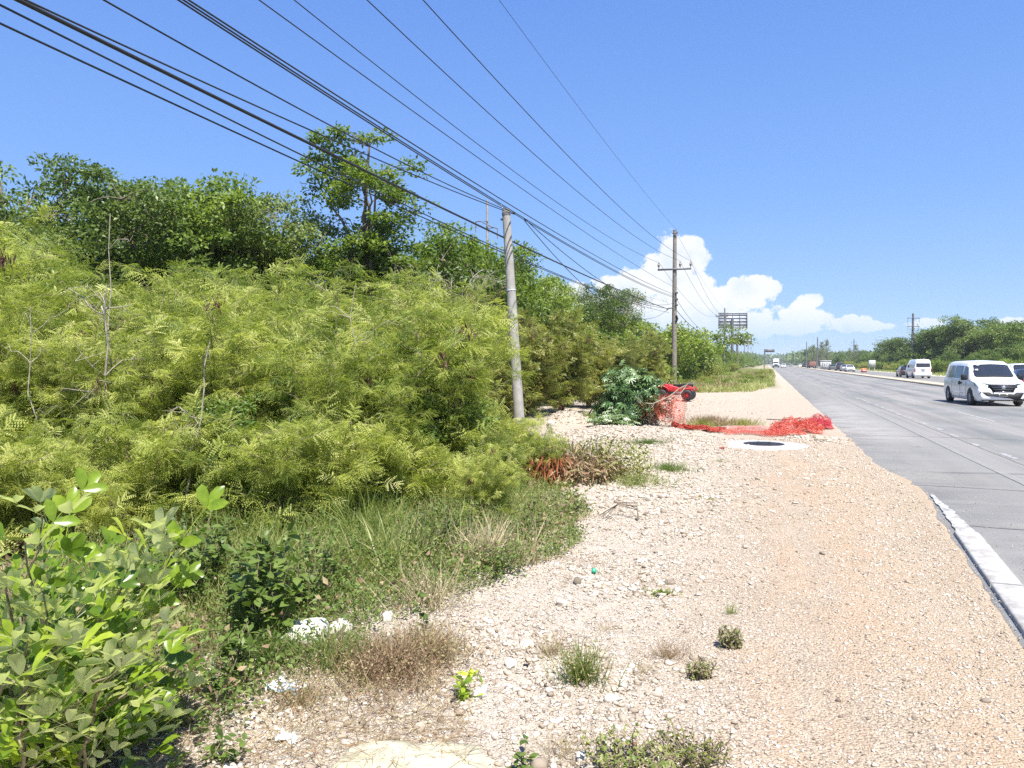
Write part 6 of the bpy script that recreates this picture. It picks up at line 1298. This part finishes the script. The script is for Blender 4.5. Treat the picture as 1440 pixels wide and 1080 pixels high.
for (px, py, rx, ry) in ((960, 362, 30, 34), (975, 348, 16, 16), (940, 380, 34, 32), (905, 402, 42, 22), (965, 412, 46, 34), (1010, 424, 48, 22), (1048, 416, 36, 20), (1076, 403, 20, 15), (1030, 398, 9, 7), (1066, 396, 14, 10), (868, 404, 34, 16), (900, 440, 110, 32), (1000, 450, 90, 26), (790, 412, 36, 14), (1068, 446, 14, 7), (1132, 430, 20, 14), (1146, 424, 10, 10), (1142, 446, 28, 16), (1108, 444, 16, 9), (1120, 458, 48, 12), (1200, 456, 34, 10), (1228, 459, 26, 8), (1196, 448, 12, 6), (1305, 455, 26, 7), (1425, 452, 22, 6)):
    sb = N.new('ShaderNodeVectorMath'); sb.operation = 'SUBTRACT'; L.new(uv, sb.inputs[0]); sb.inputs[1].default_value = ((px-720)/F, (HORZ-py)/F, 0)
    ml = N.new('ShaderNodeVectorMath'); ml.operation = 'MULTIPLY'; L.new(sb.outputs[0], ml.inputs[0]); ml.inputs[1].default_value = (F/rx, F/ry, 0)
    ln = N.new('ShaderNodeVectorMath'); ln.operation = 'LENGTH'; L.new(ml.outputs[0], ln.inputs[0]); d = math_(nt, 'SUBTRACT', 1.25, ln.outputs['Value'])
    if fld is None: fld = d
    else:
        mx = N.new('ShaderNodeMath'); mx.operation = 'SMOOTH_MAX'; mx.inputs[2].default_value = .15; L.new(fld, mx.inputs[0]); L.new(d, mx.inputs[1]); fld = mx.outputs[0]
nf = math_(nt, 'MULTIPLY', math_(nt, 'SUBTRACT', wn.outputs['Fac'], .5), 2.2)
alpha = maprange(nt, math_(nt, 'ADD', fld, nf), .10, .30)
low = maprange(nt, v_, .018, .075)
alpha = math_(nt, 'MULTIPLY', alpha, math_(nt, 'MULTIPLY', low, math_(nt, 'GREATER_THAN', dotp(tuple(fw)), .1)))
veil = maprange(nt, v_, .20, .0, 0, .30)
wn2 = N.new('ShaderNodeTexNoise'); wn2.inputs['Scale'].default_value = 26; wn2.inputs['Detail'].default_value = 6; L.new(uv, wn2.inputs['Vector'])
cc = ramp(nt, wn2.outputs['Fac'], [(.3, (.80, .87, .97)), (.5, (.95, .97, 1)), (.7, (1, 1, 1))])
cbg = N.new('ShaderNodeBackground'); L.new(cc, cbg.inputs[0]); cbg.inputs[1].default_value = .54
ms = N.new('ShaderNodeMixShader'); L.new(math_(nt, 'MULTIPLY', alpha, .93), ms.inputs[0])
skc = mix(nt, 1.0, sky.outputs[0], (.76, .95, 1.24), 'MULTIPLY'); sr = N.new('ShaderNodeValToRGB'); el_ = sr.color_ramp.elements; L.new(dotp((0, 0, 1)), sr.inputs[0])
while len(el_) < 5: el_.new(.5)
for k, (p_, c_) in enumerate(((0, (2.5, 3.3, 4.7)), (.07, (1.95, 2.95, 4.85)), (.2, (1.32, 2.42, 4.9)), (.45, (.82, 1.75, 4.5)), (1, (.5, 1.15, 3.3)))): el_[k].position = p_; el_[k].color = (*[q_/5 for q_ in c_], 1)
sr5 = mix(nt, 1.0, sr.outputs[0], (5., 5., 5.), 'MULTIPLY'); skc = mix(nt, .8, skc, sr5); L.new(skc, bg.inputs[0]); bg.inputs[1].default_value = .097
L.new(bg.outputs[0], ms.inputs[1]); L.new(cbg.outputs[0], ms.inputs[2]); L.new(ms.outputs[0], N['World Output'].inputs[0])
w.cycles.sampling_method = 'MANUAL'; w.cycles.sample_map_resolution = 512
su = bpy.data.lights.new('sun', 'SUN'); su.energy = 4.8; su.angle = R(.53); su.color = (1, .96, .89); so = bpy.data.objects.new('sun', su); C.objects.link(so)
sd_ = Vector((math.sin(SUN_AZ)*math.cos(SUN_EL), math.cos(SUN_AZ)*math.cos(SUN_EL), math.sin(SUN_EL))); so.rotation_euler = sd_.to_track_quat('Z', 'Y').to_euler()
sc.view_settings.view_transform = 'Standard'; sc.view_settings.look = 'None'; sc.view_settings.gamma = 1; sc.view_settings.exposure = 1.0
sc.cycles.max_bounces = 6; sc.cycles.transparent_max_bounces = 8; sc.cycles.use_denoising = False; sc.cycles.sample_clamp_indirect = 4; sc.cycles.volume_bounces = 1
